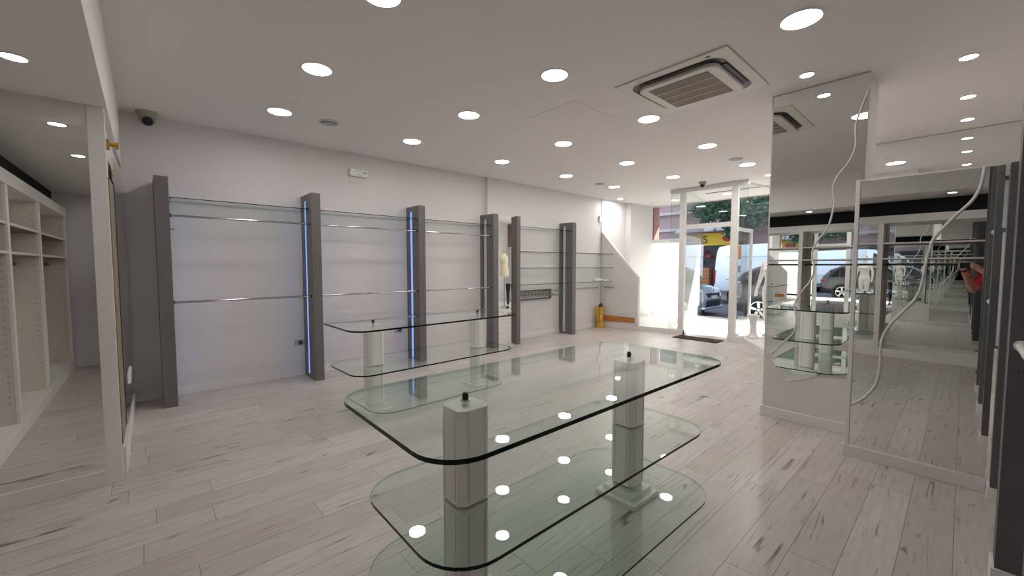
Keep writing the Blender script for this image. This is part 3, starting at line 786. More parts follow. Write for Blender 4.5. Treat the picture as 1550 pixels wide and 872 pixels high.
# ------------------------------------------------------------------ entrance corner
sp = MB().extrude([(-6.02, 8.375, 0), (-4.985, 8.375, 0), (-4.985, 8.375, 1.225), (-6.02, 8.375, 2.34)], (0, .085, 0))
struct('wall_sloped_panel', sp, M['wall'], 'low white wall with diagonal top beside the display window', 'wall', bevel=.003)
struct('baseboard_panel', MB().box(-5.05, -4.98, 8.362, 8.375, 0, .09).box(-6.0, -5.05, 8.367, 8.375, 0, .13), M['trim'], 'white skirting remnant under the bare wood strip', 'baseboard')
w = MB().extrude([(-5.88, 8.372, .145), (-5.055, 8.372, .168), (-5.055, 8.372, .288), (-5.07, 8.372, .292), (-5.88, 8.372, .282)], (0, -.016, 0)).build('wood_strip', M['raw_wood'], bevel=.002)
tag(w, 'bare orange wood strip low on the sloped white panel', 'wood strip')
so = thing('wall_socket', 'white double socket on the sloped white panel above the wood strip', 'socket', (-5.486, 8.375, .505))
MB().box(-5.53, -5.44, 8.365, 8.375, .46, .55).build('plate', M['white_pl'], so, bevel=.003)
MB().box(-5.50, -5.475, 8.362, 8.366, .49, .53).build('insert', M['plate'], so)
so2 = MB().box(-5.52, -5.2, 8.369, 8.375, .345, .353).build('cable_stub', M['plate']); tag(so2, 'thin loose grey cable on the sloped panel below the socket', 'cable')
MBk = MB().box(-5.90, -5.62, 8.355, 8.375, .955, .985).build('metal_bracket', M['steel'], bevel=.002); tag(MBk, 'short dark metal bracket on the sloped panel under the glass shelves', 'bracket')
kk = thing('white_clip_rail', 'small white clip rail on the sloped panel below the metal bracket', 'rail', (-5.6, 8.37, .9))
MB().box(-5.72, -5.36, 8.366, 8.375, .885, .90).build('strip', M['white_pl'], kk)
for x in (-5.68, -5.55, -5.40): MB().lathe([(.012,0),(.012,-.02)], (x, 8.368, .905), axis='y', n=12).build('clip', M['white_pl'], kk)
sc = MB().box(-5.67, -5.45, 8.372, 8.376, 1.575, 1.579).box(-5.67, -5.666, 8.372, 8.376, 1.50, 1.579).box(-5.42, -5.15, 8.372, 8.376, 1.27, 1.274).build('scored_line', M['plate'])
tag(sc, 'faint scored lines on the sloped white panel', 'mark')
bt = thing('white_bottle', 'white plastic bottle lying on the lowest corner glass shelf', 'bottle', (-5.75, 7.9, 1.165))
MB().lathe([(.012,0),(.034,.012),(.036,.03),(.036,.22),(.03,.245),(.014,.262),(.013,.285)], (-5.72, 7.72, 1.164), axis='y', n=20).build('body', M['white_pl'], bt, smooth=40)
MB().lathe([(.017,0),(.017,.03)], (-5.72, 8.0, 1.164), axis='y', n=16).build('cap', M['plate'], bt, smooth=40)
bt2 = MB().box(-5.80, -5.70, 8.06, 8.24, 1.127, 1.165).build('white_box', M['white_pl'], bevel=.008); tag(bt2, 'small white box beside the bottle on the lowest corner glass shelf', 'box')

cy = thing('gold_cylinder', 'gold metal cylinder with black cap standing on the floor in the entrance corner', 'cylinder', (-5.86, 8.16, 0))
prof = [(.105,0),(.108,.012),(.098,.02),(.096,.17),(.101,.175),(.101,.187),(.096,.192),(.096,.215),(.101,.22),(.101,.232),(.096,.237),(.096,.27),(.101,.275),(.096,.282),(.096,.49),(.103,.498),(.103,.512),(.08,.520)]
MB().lathe(prof, (-5.86, 8.16, 0), n=32).build('body', M['brass'], cy, smooth=35)
MB().lathe([(.055,0),(.055,.02),(.03,.05),(.012,.055)], (-5.86, 8.16, .518), n=20).build('cap', M['black'], cy, smooth=40)
MB().tube([(-5.86,8.16,.56), (-5.83,8.13,.592), (-5.78,8.10,.575)], .012, n=8).build('lever', M['black'], cy, smooth=40)

struct('wall_display_pier', MB().box(-6.02, -5.87, 9.45, 10.6-.03, 0, ZC), M['wall'], 'white pier in the corner of the display window', 'wall')
YD = 8.59
d = thing('door_1', 'white entrance door frame with open glass leaf and glass above', 'door', (-3.55, YD, 0), kind='structure')
MB().box(-4.13, -4.01, YD-.035, YD+.035, 0, 3.05).build('post', M['frame_white'], d, bevel=.003)
MB().box(-3.10, -2.97, YD-.035, YD+.035, 0, 3.05).build('post', M['frame_white'], d, bevel=.003)
MB().box(-4.34, -2.80, YD-.05, YD+.05, 3.04, ZC).build('header', M['frame_white'], d, bevel=.003)
MB().box(-4.01, -3.10, YD-.03, YD+.03, 2.27, 2.36).build('transom_bar', M['frame_white'], d, bevel=.003)
MB().box(-4.01, -3.10, YD-.004, YD+.004, 2.36, 3.04).build('transom_pane', M['pane'], d)
MB().extrude([(-4.335,YD-.005,.10),(-4.13,YD-.005,.10),(-4.13,YD-.005,3.04),(-4.335,YD-.005,3.04)], (0,.01,0), 0, 1).build('side_pane', [M['pane'], M['rim_lite']], d)
MB().extrude([(-2.97,YD-.005,.10),(-2.815,YD-.005,.10),(-2.815,YD-.005,3.04),(-2.97,YD-.005,3.04)], (0,.01,0), 0, 1).build('side_pane', [M['pane'], M['rim_lite']], d)
MB().box(-4.34, -4.01, YD-.05, YD+.05, 0, .10).build('plinth', M['trim'], d, bevel=.003)
MB().box(-3.11, -2.80, YD-.05, YD+.05, 0, .10).build('plinth', M['trim'], d, bevel=.003)
LX = -3.035
lf = MB().box(LX-.02, LX+.02, 8.64, 8.70, .02, 2.26); lf.box(LX-.02, LX+.02, 9.50, 9.56, .02, 2.26); lf.box(LX-.02, LX+.02, 8.70, 9.50, 2.19, 2.26); lf.box(LX-.02, LX+.02, 8.70, 9.50, .02, .12)
lf = lf.build('door_leaf', M['frame_white'], d, bevel=.002)
MB().box(LX-.005, LX+.005, 8.70, 9.50, .12, 2.19).build('leaf_pane', M['pane'], lf)
MB().box(LX+.006, LX+.009, 8.74, 8.95, 1.62, 1.90).build('orange_notice', M['orange'], lf)
MB().box(LX+.009, LX+.0105, 8.76, 8.93, 1.80, 1.815).box(LX+.009, LX+.0105, 8.76, 8.93, 1.76, 1.768).box(LX+.009, LX+.0105, 8.76, 8.93, 1.70, 1.712).box(LX+.009, LX+.0105, 8.77, 8.90, 1.65, 1.66).build('notice_print', M['orange_d'], lf)
for z in (1.46, 1.39): MB().lathe([(.03,-.03),(.033,0),(.03,.03)], (LX+.006, 8.86, z), axis='x', n=18).build('lock', M['plate'], lf, smooth=40)
MB().lathe([(.09,-.03),(.10,-.012),(.10,.012),(.09,.03)], (LX, 8.90, 1.02), axis='x', n=24, sy=1.7).build('pull_handle', M['plate'], lf, smooth=40)

mt = MB().box(-4.02, -3.14, 8.11, 8.50, .001, .014).build('door_mat', M['mat'], bevel=.004); tag(mt, 'dark brown door mat on the floor at the entrance', 'mat')

# vestibule side glazing, street glazing
YW = 10.6
def side_window(name, p0, p1, label, zt=3.10):
    p0 = Vector((*p0, 0)); p1 = Vector((*p1, 0)); dv = (p1-p0).normalized(); nv = Vector((-dv.y, dv.x, 0))
    r = thing(name, label, 'window', ((p0+p1)/2)[:], kind='structure')
    def slab(a, b, z0, z1, th, mt, nm, par=r):
        A = p0+dv*a - nv*th/2; B = p0+dv*b - nv*th/2
        return MB().extrude([(A.x,A.y,z0),(B.x,B.y,z0),(B.x,B.y,z1),(A.x,A.y,z1)], nv*th, 0, 0).build(nm, mt, par)
    Ln = (p1-p0).length
    slab(0, Ln, .08, zt, .01, M['pane'], 'pane')
    slab(0, Ln, 0, .08, .05, M['frame_white'], 'sill'); slab(0, Ln, zt, ZC, .05, M['frame_white'], 'head')
    if name == 'window_3': slab(Ln-.05, Ln, .08, zt, .05, M['frame_white'], 'mullion')
    return r, slab, Ln
w1, slab1, L1 = side_window('window_1', (-4.06, 8.66), (-4.48, YW), 'glass side of the display window next to the open doorway')
w2, slab2, L2 = side_window('window_2', (-2.955, 8.66), (-2.60, YW), 'glass side of the display window with mannequins')
w3, slab3, L3 = side_window('window_3', (-4.5, YW), (-6.0, YW), 'street window behind the white film')
w4, slab4, L4 = side_window('window_4', (-2.58, YW), (.62, YW), 'street window behind the mannequins')
A = MB().extrude([(-4.125,8.76,.47),(-4.525,YW-.05,.47),(-4.525,YW-.05,2.19),(-4.125,8.76,2.17)], (-.004,-.001,0)).build('white_film', M['film'])
tag(A, 'white film panel behind the doorway side glass, crossed by a diagonal of sun', 'film panel')
A = MB().box(-5.92, -4.56, YW-.06, YW-.055, .20, 2.21).build('white_film', M['film'])
tag(A, 'glaring white film panel across the street window behind the sloped panel', 'film panel')
A = MB().box(-.95, .56, YW-.06, YW-.055, .12, 2.21).build('white_film', M['film'])
tag(A, 'white film panel across the street window behind the dress form', 'film panel')
struct('floor_platform', MB().extrude([(-6.02,8.46,0),(-4.98,8.46,0),(-4.34,8.56,0),(-4.13,8.64,0),(-4.55,YW-.03,0),(-6.02,YW-.03,0)], (0,0,.10)), M['trim'], 'low white display platform behind the sloped panel', 'platform', bevel=.003)
struct('floor_platform', MB().extrude([(-2.93,8.645,0),(-2.82,8.56,0),(-2.03,7.40,0),(-1.05,7.465,0),(.62,7.465,0),(.62,YW-.03,0),(-2.58,YW-.03,0)], (0,0,.10)), M['trim'], 'low white display platform with mannequins beside the door', 'platform', bevel=.003)
struct('trim_track', MB().box(-4.0, -2.75, 9.5, 9.53, ZC-.012, ZC), M['grey'], 'dark shutter track on the entrance ceiling', 'trim')

# ------------------------------------------------------------------ mannequins in the display window
def remesh(o, vox, sm=4):
    a = o.modifiers.new('remesh', 'REMESH'); a.mode = 'VOXEL'; a.voxel_size = vox; a.use_smooth_shade = True
    s = o.modifiers.new('smooth', 'SMOOTH'); s.iterations = sm; s.factor = .5
def human(h=1.75):
    """standing figure facing -Y at the origin, arms out of the way (torso, legs, neck, head)"""
    b = MB(); s = h/1.75
    b.loft([(0,0,.80*s,.10*s,.085*s),(0,0,.86*s,.165*s,.115*s),(0,0,.93*s,.175*s,.12*s),(0,0,1.02*s,.145*s,.10*s),(0,-.005,1.10*s,.125*s,.09*s),(0,-.01,1.20*s,.14*s,.10*s),(0,-.015,1.30*s,.16*s,.11*s),(0,0,1.39*s,.165*s,.095*s),(0,.01,1.44*s,.13*s,.075*s),(0,.012,1.48*s,.06*s,.055*s)])
    b.limb([(0,.012,1.45*s),(0,.0,1.56*s)], [.055*s,.048*s])
    return b
mq = thing('mannequin', 'white full-figure female mannequin standing in the display window near the column', 'mannequin', (-2.44, 8.86, .1))
b = human(1.74)
for sx in (-1, 1):
    b.limb([(sx*.085,0,.86),(sx*.085,-.01,.47),(sx*.075,.02,.09)], [.088,.055,.036]); b.limb([(sx*.075,.03,.06),(sx*.08,-.10,.035)], [.035,.026])
    b.limb([(sx*.165,.01,1.40),(sx*.24,.02,1.13),(sx*.26,-.06,.90),(sx*.255,-.09,.80)], [.048,.038,.026,.030]); b.ball((sx*.07,-.095,1.29), .055, 8)
b.ball((0,-.01,1.645), .085, 10, (.88,1.08,1.28)); b.ball((0,-.10,1.635), .014, 6, (.8,1,1.3))
b.xform(Matrix.Translation((-2.44, 8.86, .125)) @ Matrix.Rotation(-.3, 4, 'Z'))
o = b.build('body', M['plaster'], mq); remesh(o, .011)
MB().lathe([(.17,0),(.17,.012),(.16,.018)], (-2.44, 8.86, .10), n=32).build('base_disc', M['plaster'], mq, smooth=40)
pd = MB().lathe([(.15,0),(.16,.02),(.12,.05),(.085,.10),(.075,.22),(.09,.32),(.14,.40),(.155,.43),(.15,.45)], (-2.69, 8.70, .10), n=32, sx=.72, sy=.72).build('white_pedestal', M['plaster'], smooth=40)
tag(pd, 'low white waisted pedestal on the platform next to the glass door', 'pedestal')

df = thing('dress_form', 'cream linen dress form torso on a thin metal stand', 'dress form', (-1.39, 8.67, .1))
MB().loft([(-1.39,8.67,1.15,.150,.115),(-1.39,8.67,1.20,.165,.125),(-1.39,8.67,1.32,.172,.13),(-1.39,8.67,1.42,.15,.115),(-1.39,8.67,1.50,.122,.098),(-1.39,8.665,1.58,.14,.11),(-1.39,8.655,1.67,.162,.13),(-1.39,8.66,1.76,.158,.11),(-1.39,8.67,1.82,.12,.085),(-1.39,8.67,1.86,.06,.055),(-1.39,8.67,1.90,.048,.045)], n=32).build('torso', M['cream'], df, smooth=60)
MB().lathe([(.05,0),(.05,.012),(.016,.02),(.014,.035),(.02,.05),(.008,.065)], (-1.39, 8.67, 1.90), n=20).build('neck_cap', M['brass_dull'], df, smooth=40)
MB().tube([(-1.39,8.67,.12),(-1.39,8.67,1.16)], .013, n=12).build('pole', M['steel'], df, smooth=40)
for k in range(4):
    a = k*PI/2+.4; MB().tube([(-1.39,8.67,.20),(-1.39+.17*math.cos(a),8.67+.17*math.sin(a),.112)], .011, n=8).build('leg', M['steel'], df, smooth=40)
for x, y, lab in ((-1.52, 8.72, 'black standing leg form with white band, beside the dress form'), (-1.72, 8.76, 'black standing leg form with white band, behind its twin')):
    lg = thing('leg_form', lab, 'leg form', (x, y, .1), group='black leg forms')
    MB().loft([(x,y-.04,.10,.032,.07),(x,y-.01,.15,.034,.045),(x,y,.25,.032,.034),(x,y+.01,.42,.052,.055),(x,y,.55,.048,.05),(x,y,.68,.06,.062),(x,y,.86,.075,.078),(x,y,.91,.07,.072)], n=20).build('leg', M['black'], lg, smooth=60)
    MB().loft([(x,y,.185,.037,.045),(x,y,.235,.036,.041)], n=20).build('band', M['white_pl'], lg)

# ------------------------------------------------------------------ street
struct('sidewalk', MB().box(-24, 16, YW, 12.25, -.14, -.01), M['pave'], 'sunlit pink-grey sidewalk outside the shop', 'sidewalk')
struct('street', MB().box(-24, 16, 12.25, 20.6, -.3, -.13), M['asphalt'], 'shaded asphalt street', 'street')
struct('sidewalk_far', MB().box(-24, 16, 20.6, 24, -.14, -.01), M['pave'], 'shaded sidewalk across the street', 'sidewalk')
struct('curb', MB().box(-24, 16, 12.25, 12.40, -.14, -.008), M['stone'], 'stone curb along the near sidewalk', 'curb')
struct('wall_exterior_pier', MB().box(-6.6, -5.88, YW+.05, YW+.35, 0, 3.4), M['brick'], 'brick pier outside the display window', 'wall')
struct('wall_exterior_pier', MB().box(.02, 1.4, YW+.05, YW+.35, 0, 3.4), M['brick'], 'brick pier outside the window behind the dress form', 'wall')
struct('roof_canopy', MB().box(-24, 16, YW, 11.45, 3.23, 3.42), M['stone'], 'balcony slab over the shop front', 'slab')

fb = thing('apartment_building', 'rose brick apartment building across the street with pale ledges and shopfronts', 'building', (-5, 24, 0))
MB().box(-24, 16, 24, 26, 0, 14.6).build('wall', M['facade'], fb)
for z in (3.55, 4.55, 6.6, 9.6): MB().box(-24, 16, 23.75, 24, z, z+.16).build('ledge', M['stone'], fb)
for i in range(9):
    for z in (5.1, 8.0, 11.0):
        x = -19.5 + i*3.4
        q = MB().box(x, x+1.3, 23.95, 24.0, z, z+1.35).build('window', M['frame_white'], fb)
        MB().box(x+.08, x+1.22, 23.93, 23.96, z+.08, z+1.27).build('window_pane', M['car_glass'], q)
MB().box(-12.6, -6.2, 23.9, 24.0, .1, 2.6).build('shopfront', M['shop_dark'], fb)
MB().box(-5.4, 2.5, 23.9, 24.0, .1, 2.7).build('shopfront', M['shop_dark'], fb)
sgn = thing('shop_sign', 'yellow shop sign with black letters and red picture across the street', 'sign', (-9.4, 23.8, 3))
MB().box(-10.7, -7.9, 23.72, 23.88, 2.62, 3.32).build('signboard', M['yellow'], sgn, bevel=.01)
tx = bpy.data.curves.new('lettering', 'FONT'); tx.body = 'S'; tx.size = .62; tx.extrude = .01; tx.align_x = 'CENTER'
to = bpy.data.objects.new('lettering', tx); COL.objects.link(to); to.parent = sgn
to.parent = None; to.location = (0, 0, 0); bpy.context.view_layer.update()
tme = bpy.data.meshes.new_from_object(to.evaluated_get(bpy.context.evaluated_depsgraph_get())); bpy.data.objects.remove(to)
to = bpy.data.objects.new('lettering', tme); COL.objects.link(to); to.parent = sgn; tme.materials.clear(); tme.materials.append(M['black'])
to.location = (-9.93+9.4, 23.70-23.8, 2.76-3); to.rotation_euler = (PI/2, 0, 0)
MB().ball((-8.75, 23.71, 3.0), .2, 8, (1.3,.12,.9)).ball((-8.45, 23.71, 2.95), .15, 8, (1.2,.12,.9)).build('picture', M['red'], sgn, smooth=60)
aw = MB().extrude([(-11.2,23.75,3.75),(-11.2,22.7,3.42),(-11.2,22.7,3.34),(-11.2,23.75,3.62)], (3.1,0,0)).build('shop_awning', M['awning']); tag(aw, 'pale canvas awning above the yellow shop sign', 'awning')
for k, (x, z) in enumerate(((-10.30, 2.02), (-9.98, 2.28), (-9.66, 2.0), (-10.14, 1.70))):
    l = thing('red_lantern', ['round red lantern, lower one beside the crates','topmost round red lantern under the sign','round red lantern beside the van','lowest round red lantern under the sign'][k], 'lantern', (x, 23.6, z), group='red lanterns under the yellow sign')
    MB().ball((x, 23.65, z), .13, 8, (1,1,.85)).build('shade', M['red'], l, smooth=60)
    MB().tube([(x,23.65,z+.1),(x,23.65,2.62)], .008, n=6).build('cord', M['black'], l)
def crate(x, z):
    r = thing('produce_crate', 'orange wooden produce crate stacked in front of the dark shopfront', 'crate', (x, 23.3, z), group='orange produce crates')
    b = MB()
    for k in range(3): b.box(x-.17, x+.17, 23.13, 23.15, z+.01+k*.06, z+.05+k*.06).box(x-.17, x+.17, 23.43, 23.45, z+.01+k*.06, z+.05+k*.06).box(x-.17, x-.155, 23.15, 23.43, z+.01+k*.06, z+.05+k*.06).box(x+.155, x+.17, 23.15, 23.43, z+.01+k*.06, z+.05+k*.06)
    b.box(x-.17, x+.17, 23.13, 23.45, z, z+.012)
    b.build('slats', M['crate'], r)
    MB().box(x-.15, x+.15, 23.15, 23.43, z+.012, z+.12).build('fruit', M['red'], r, bevel=.03)
for i in range(3):
    for k in range(7): crate(-10.35+i*.37, k*.2-.008)

# ---------- vehicles
def car(label, name, x0, yc, L, W, prof, mat, zg, rear_left=True, flip=False, win=(.0,1.0), plate=True):
    """prof: list of (s, z_bottom, z_belt, z_roof, halfwidth fraction) along the length; faces +X unless flip"""
    r = thing(name, label, 'car' if name != 'delivery_van' else 'van', (x0+L/2, yc, zg))
    def X(s): return x0 + (1-s if flip else s)*L
    rings = []
    for s, zb, zl, zr, wf in prof:
        w = W/2*wf; wr = w*.76 if zr > zl+.05 else w*.86
        sec = [(w*.90, zb), (w*.985, zb+.12), (w, zb+(zl-zb)*.55), (w*.97, zl), (wr+(w*.97-wr)*.12, zl+(zr-zl)*.86), (wr*.86, zl+(zr-zl)*.985), (wr*.45, zr+.012)]
        pts = [(X(s), yc-a, zg+z) for a, z in sec] + [(X(s), yc+a, zg+z) for a, z in sec[::-1]]
        rings.append(pts)
    n = len(rings[0]); b = MB(); vs = [p for q in rings for p in q]; fs = []
    for i in range(len(rings)-1):
        for k in range(n):
            k2 = (k+1) % n; fs.append((i*n+k, i*n+k2, (i+1)*n+k2, (i+1)*n+k))
    fs.append(tuple(range(n))); fs.append(tuple((len(rings)-1)*n+k for k in range(n)))
    b.add(vs, fs); o = b.build('body', mat, r, smooth=38)
    # side, front and rear glass follow the greenhouse between belt and roof
    g = MB()
    for i in range(len(rings)-1):
        a, c = prof[i], prof[i+1]
        if max(a[3]-a[2], c[3]-c[2]) < .1 or not (win[0] <= a[0] and c[0] <= win[1]): continue
        for sd in (1, -1):
            ks = (3, 4) if sd == 1 else (n-4, n-5)
            P = [Vector(rings[i][ks[0]]), Vector(rings[i+1][ks[0]]), Vector(rings[i+1][ks[1]]), Vector(rings[i][ks[1]])]
            cen = sum(P, Vector())/4; off = Vector((0, -.006*sd, .0))
            Q = [cen + (p-cen)*.93 + off for p in P]
            g.extrude(Q, (0, -.004*sd, 0))
        if abs((a[3]-a[2]) - (c[3]-c[2])) > .22:      # windscreen / rear screen
            P = [Vector(rings[i][3]), Vector(rings[i+1][5]), Vector(rings[i+1][n-6]), Vector(rings[i][n-4])] if a[3]-a[2] < c[3]-c[2] else [Vector(rings[i][5]), Vector(rings[i+1][3]), Vector(rings[i+1][n-4]), Vector(rings[i][n-6])]
            cen = sum(P, Vector())/4
            nv = (P[1]-P[0]).cross(P[3]-P[0]).normalized()
            if nv.z < 0: nv = -nv
            g.extrude([cen + (p-cen)*.9 + nv*.02 for p in P], nv*.006)
    if g.f: g.build('window_glass', M['car_glass'], r)
    return r, X
def wheel(par, x, y, zg, R, w, side, nsp=5):
    t = MB().lathe([(R*.70,-w/2),(R*.93,-w/2),(R,-w/2+.03),(R,w/2-.03),(R*.93,w/2),(R*.70,w/2)], (x, y, zg+R), axis='y', n=32).build('wheel', M['tyre'], par, smooth=40)
    yo = y + side*(w/2+.002)
    rm = MB().lathe([(R*.70,-.01),(R*.70,.012),(R*.63,.014),(R*.62,-.01)], (x, yo, zg+R), axis='y', n=32)
    for k in range(nsp):
        a = 2*PI*k/nsp+.3; ca, sa = math.cos(a), math.sin(a); px_, pz_ = -sa, ca
        P = [(x+ca*R*.1+px_*.03, yo, zg+R+sa*R*.1+pz_*.03), (x+ca*R*.66+px_*.055, yo, zg+R+sa*R*.66+pz_*.055), (x+ca*R*.66-px_*.03, yo, zg+R+sa*R*.66-pz_*.03), (x+ca*R*.1-px_*.03, yo, zg+R+sa*R*.1-pz_*.03)]
        rm.extrude(P, (0, side*.012, 0))
    rm.lathe([(.06,-.012),(.06,.02),(.04,.026)], (x, yo, zg+R), axis='y', n=16)
    rm.build('rim', M['alloy'], t)
def arch(par, x, y, zg, R, side):
    MB().lathe([(R*1.16,-.03),(R*1.16,.012),(R*.9,.012),(R*.9,-.03)], (x, y, zg+R), axis='y', n=30).build('wheel_arch', M['black'], par)
ZG = -.13
# silver compact hatch, its front towards the doorway
P1 = [(0,.42,.80,.86,.80),(.02,.30,.95,1.05,.92),(.08,.24,1.0,1.46,.97),(.22,.22,.98,1.60,1.0),(.42,.22,.97,1.64,1.0),(.60,.22,.96,1.55,1.0),(.74,.22,.95,1.24,1.0),(.80,.22,.95,1.04,1.0),(.90,.22,.92,.96,.97),(.965,.24,.82,.86,.90),(.99,.28,.70,.72,.82),(1.0,.36,.62,.64,.74)]
xs = -5.44
c1, X1 = car('silver-blue hatchback parked at the curb, its front showing in the doorway', 'hatchback', xs-4.3, 13.75, 4.3, 1.76, P1, M['silver'], ZG, win=(.05,.80))
for x in (xs-.85, xs-3.5):
    for sd in (-1, 1): wheel(c1, x, 13.75+sd*.79, ZG, .32, .2, sd); arch(c1, x, 13.75+sd*.865, ZG, .32, sd)
g = MB().box(xs-.09, xs+.012, 13.27, 14.23, ZG+.60, ZG+.74).build('grille', M['black'], c1, bevel=.02)
MB().box(xs+.010, xs+.018, 13.3, 14.2, ZG+.665, ZG+.675).build('chrome_bar', M['chrome'], g)
MB().box(xs-.10, xs+.014, 13.20, 14.30, ZG+.30, ZG+.52).build('bumper_intake', M['black'], c1, bevel=.03)
MB().box(xs-.12, xs+.03, 13.05, 14.45, ZG+.22, ZG+.30).build('bumper_lip', M['silver'], c1, bevel=.02)
q = MB().box(xs+.012, xs+.024, 13.49, 14.01, ZG+.545, ZG+.655).build('number_plate', M['white_pl'], c1, bevel=.004)
MB().box(xs+.024, xs+.026, 13.49, 13.53, ZG+.545, ZG+.655).build('plate_band', M['blue_paint'] if 'blue_paint' in M else M['car_glass'], q)
cv = MB()
for dz in (.80, .84): cv.extrude([(xs-.03,13.66,ZG+dz-.03),(xs-.03,13.75,ZG+dz+.02),(xs-.03,13.84,ZG+dz-.03),(xs-.03,13.84,ZG+dz-.005),(xs-.03,13.75,ZG+dz+.045),(xs-.03,13.66,ZG+dz-.005)], (.012,0,0))
cv.build('emblem', M['chrome'], c1)
for sd in (-1, 1):
    MB().ball((xs-.26, 13.75+sd*.66, ZG+.80), .15, 8, (1.3,.75,.62)).build('headlight', M['lamp'], c1, smooth=60)
    MB().ball((xs-.13, 13.75+sd*.68, ZG+.52), .07, 8, (.8,1,1)).build('fog_light', M['lamp'], c1, smooth=60)
    MB().ball((xs-1.35, 13.75+sd*.97, ZG+1.02), .1, 8, (.8,1,.8)).build('door_mirror', M['silver'], c1, smooth=60)
# dark SUV, its rear towards the doorway
P2 = [(0,.45,.90,.98,.84),(.015,.34,1.04,1.12,.92),(.07,.28,1.06,1.42,.97),(.16,.26,1.06,1.60,1.0),(.36,.26,1.04,1.64,1.0),(.55,.26,1.02,1.60,1.0),(.70,.26,1.02,1.22,1.0),(.76,.26,1.02,1.08,1.0),(.90,.26,.98,1.02,.97),(.97,.30,.86,.90,.90),(1.0,.42,.72,.74,.78)]
xr = -4.72
c2, X2 = car('dark grey SUV parked at the curb beside the doorway, tail lamp showing', 'suv', xr, 13.85, 4.5, 1.86, P2, M['suv'], ZG, win=(.06,.76))
for x in (xr+.86, xr+3.55):
    for sd in (-1, 1): wheel(c2, x, 13.85+sd*.84, ZG, .36, .22, sd, 5); arch(c2, x, 13.85+sd*.915, ZG, .36, sd)
for sd in (-1, 1):
    MB().ball((xr+.10, 13.85+sd*.74, ZG+.92), .16, 8, (.75,.95,.55)).build('tail_lamp', M['red_lamp'], c2, smooth=60)
    MB().box(xr+1.1, xr+3.3, 13.85+sd*.938-.006, 13.85+sd*.938+.006, ZG+.34, ZG+.42).build('sill_strip', M['black'], c2)
    MB().ball((xr+3.0, 13.85+sd*1.02, ZG+1.08), .11, 8, (.8,1,.8)).build('door_mirror', M['suv'], c2, smooth=60)
MB().box(xr-.01, xr+.05, 13.55, 14.15, ZG+.62, ZG+.74).build('number_plate', M['white_pl'], c2, bevel=.004)
MB().box(xr-.02, xr+.2, 13.05, 14.65, ZG+.36, ZG+.52).build('bumper', M['black'], c2, bevel=.04)
# white delivery van across the street
P3 = [(0,.42,1.45,2.30,.95),(.01,.36,1.50,2.44,.98),(.06,.34,1.5,2.50,1.0),(.5,.34,1.5,2.54,1.0),(.70,.34,1.5,2.50,1.0),(.80,.34,1.42,2.10,1.0),(.86,.34,1.28,1.40,1.0),(.96,.36,1.05,1.12,.95),(1.0,.46,.85,.90,.85)]
xv = -7.25
c3, X3 = car('large white delivery van parked across the street', 'delivery_van', xv, 19.3, 5.6, 2.0, P3, M['van'], ZG, win=(.66,.86))
for x in (xv+.95, xv+4.55):
    for sd in (-1, 1): wheel(c3, x, 19.3+sd*.9, ZG, .35, .22, sd); arch(c3, x, 19.3+sd*.985, ZG, .35, sd)
for z in (1.02, 1.98): MB().box(xv+.5, xv+3.9, 18.292, 18.31, ZG+z, ZG+z+.03).build('panel_groove', M['steel'], c3)
MB().box(xv+.2, xv+5.2, 18.285, 18.32, ZG+.42, ZG+.56).build('side_moulding', M['grey'], c3)
for sd in (-1, 1): MB().box(xv-.02, xv+.05, 19.3+sd*.93-.06, 19.3+sd*.93+.06, ZG+.85, ZG+1.45).build('tail_lamp', M['red_lamp'], c3, bevel=.015)
MB().box(xv-.06, xv+.1, 18.4, 20.2, ZG+.34, ZG+.5).build('bumper', M['black'], c3, bevel=.03)

# ---------- street trees
def tree(label, x, y, cz, rx, ry, rz, nl, seed, ht):
    rnd = random.Random(seed)
    r = thing('street_tree', label, 'tree', (x, y, 0), group='street trees')
    b = MB().tube([(x,y,-.05),(x+.04,y,1.2),(x-.03,y+.05,2.4),(x,y,ht)], [.16,.12,.10,.06], n=10)
    for k in range(7):
        a = k*.9+seed; b.tube([(x,y,2.3+.2*k),(x+.9*math.cos(a),y+.9*math.sin(a),2.9+.35*k),(x+1.6*math.cos(a),y+1.6*math.sin(a),3.3+.4*k)], [.035,.022,.008], n=6)
    b.build('trunk', M['bark'], r, smooth=60)
    f = MB(); vs = []; fs = []
    clumps = []
    for k in range(34):
        u, v, w = rnd.gauss(0,1), rnd.gauss(0,1), rnd.gauss(0,1); l = math.sqrt(u*u+v*v+w*w); q = rnd.uniform(.45,1)
        clumps.append((x+u/l*rx*q, y+v/l*ry*q, cz+w/l*rz*q))
    for i in range(nl):
        c = clumps[i % 34]
        p = Vector((c[0]+rnd.gauss(0,.34), c[1]+rnd.gauss(0,.34), c[2]+rnd.gauss(0,.28)))
        d = Vector((rnd.gauss(0,1), rnd.gauss(0,1), rnd.gauss(0,.7)-.3)).normalized()
        s = d.cross(Vector((rnd.gauss(0,1), rnd.gauss(0,1), rnd.gauss(0,1)))).normalized()
        L_ = rnd.uniform(.15,.26); k = len(vs)
        vs += [p, p+d*L_*.5+s*L_*.32, p+d*L_, p+d*L_*.5-s*L_*.32]; fs.append((k,k+1,k+2,k+3))
    f.add(vs, fs); f.build('foliage', M['leaf'], r)
tree('green street tree behind the white van, its crown filling the upper door glass', -7.1, 20.95, 4.7, 2.45, 1.35, 1.6, 20000, 5, 5.2)
tree('green street tree further along the far sidewalk, beyond the square column', -1.3, 20.95, 4.9, 2.3, 1.35, 1.6, 12000, 9, 5.2)

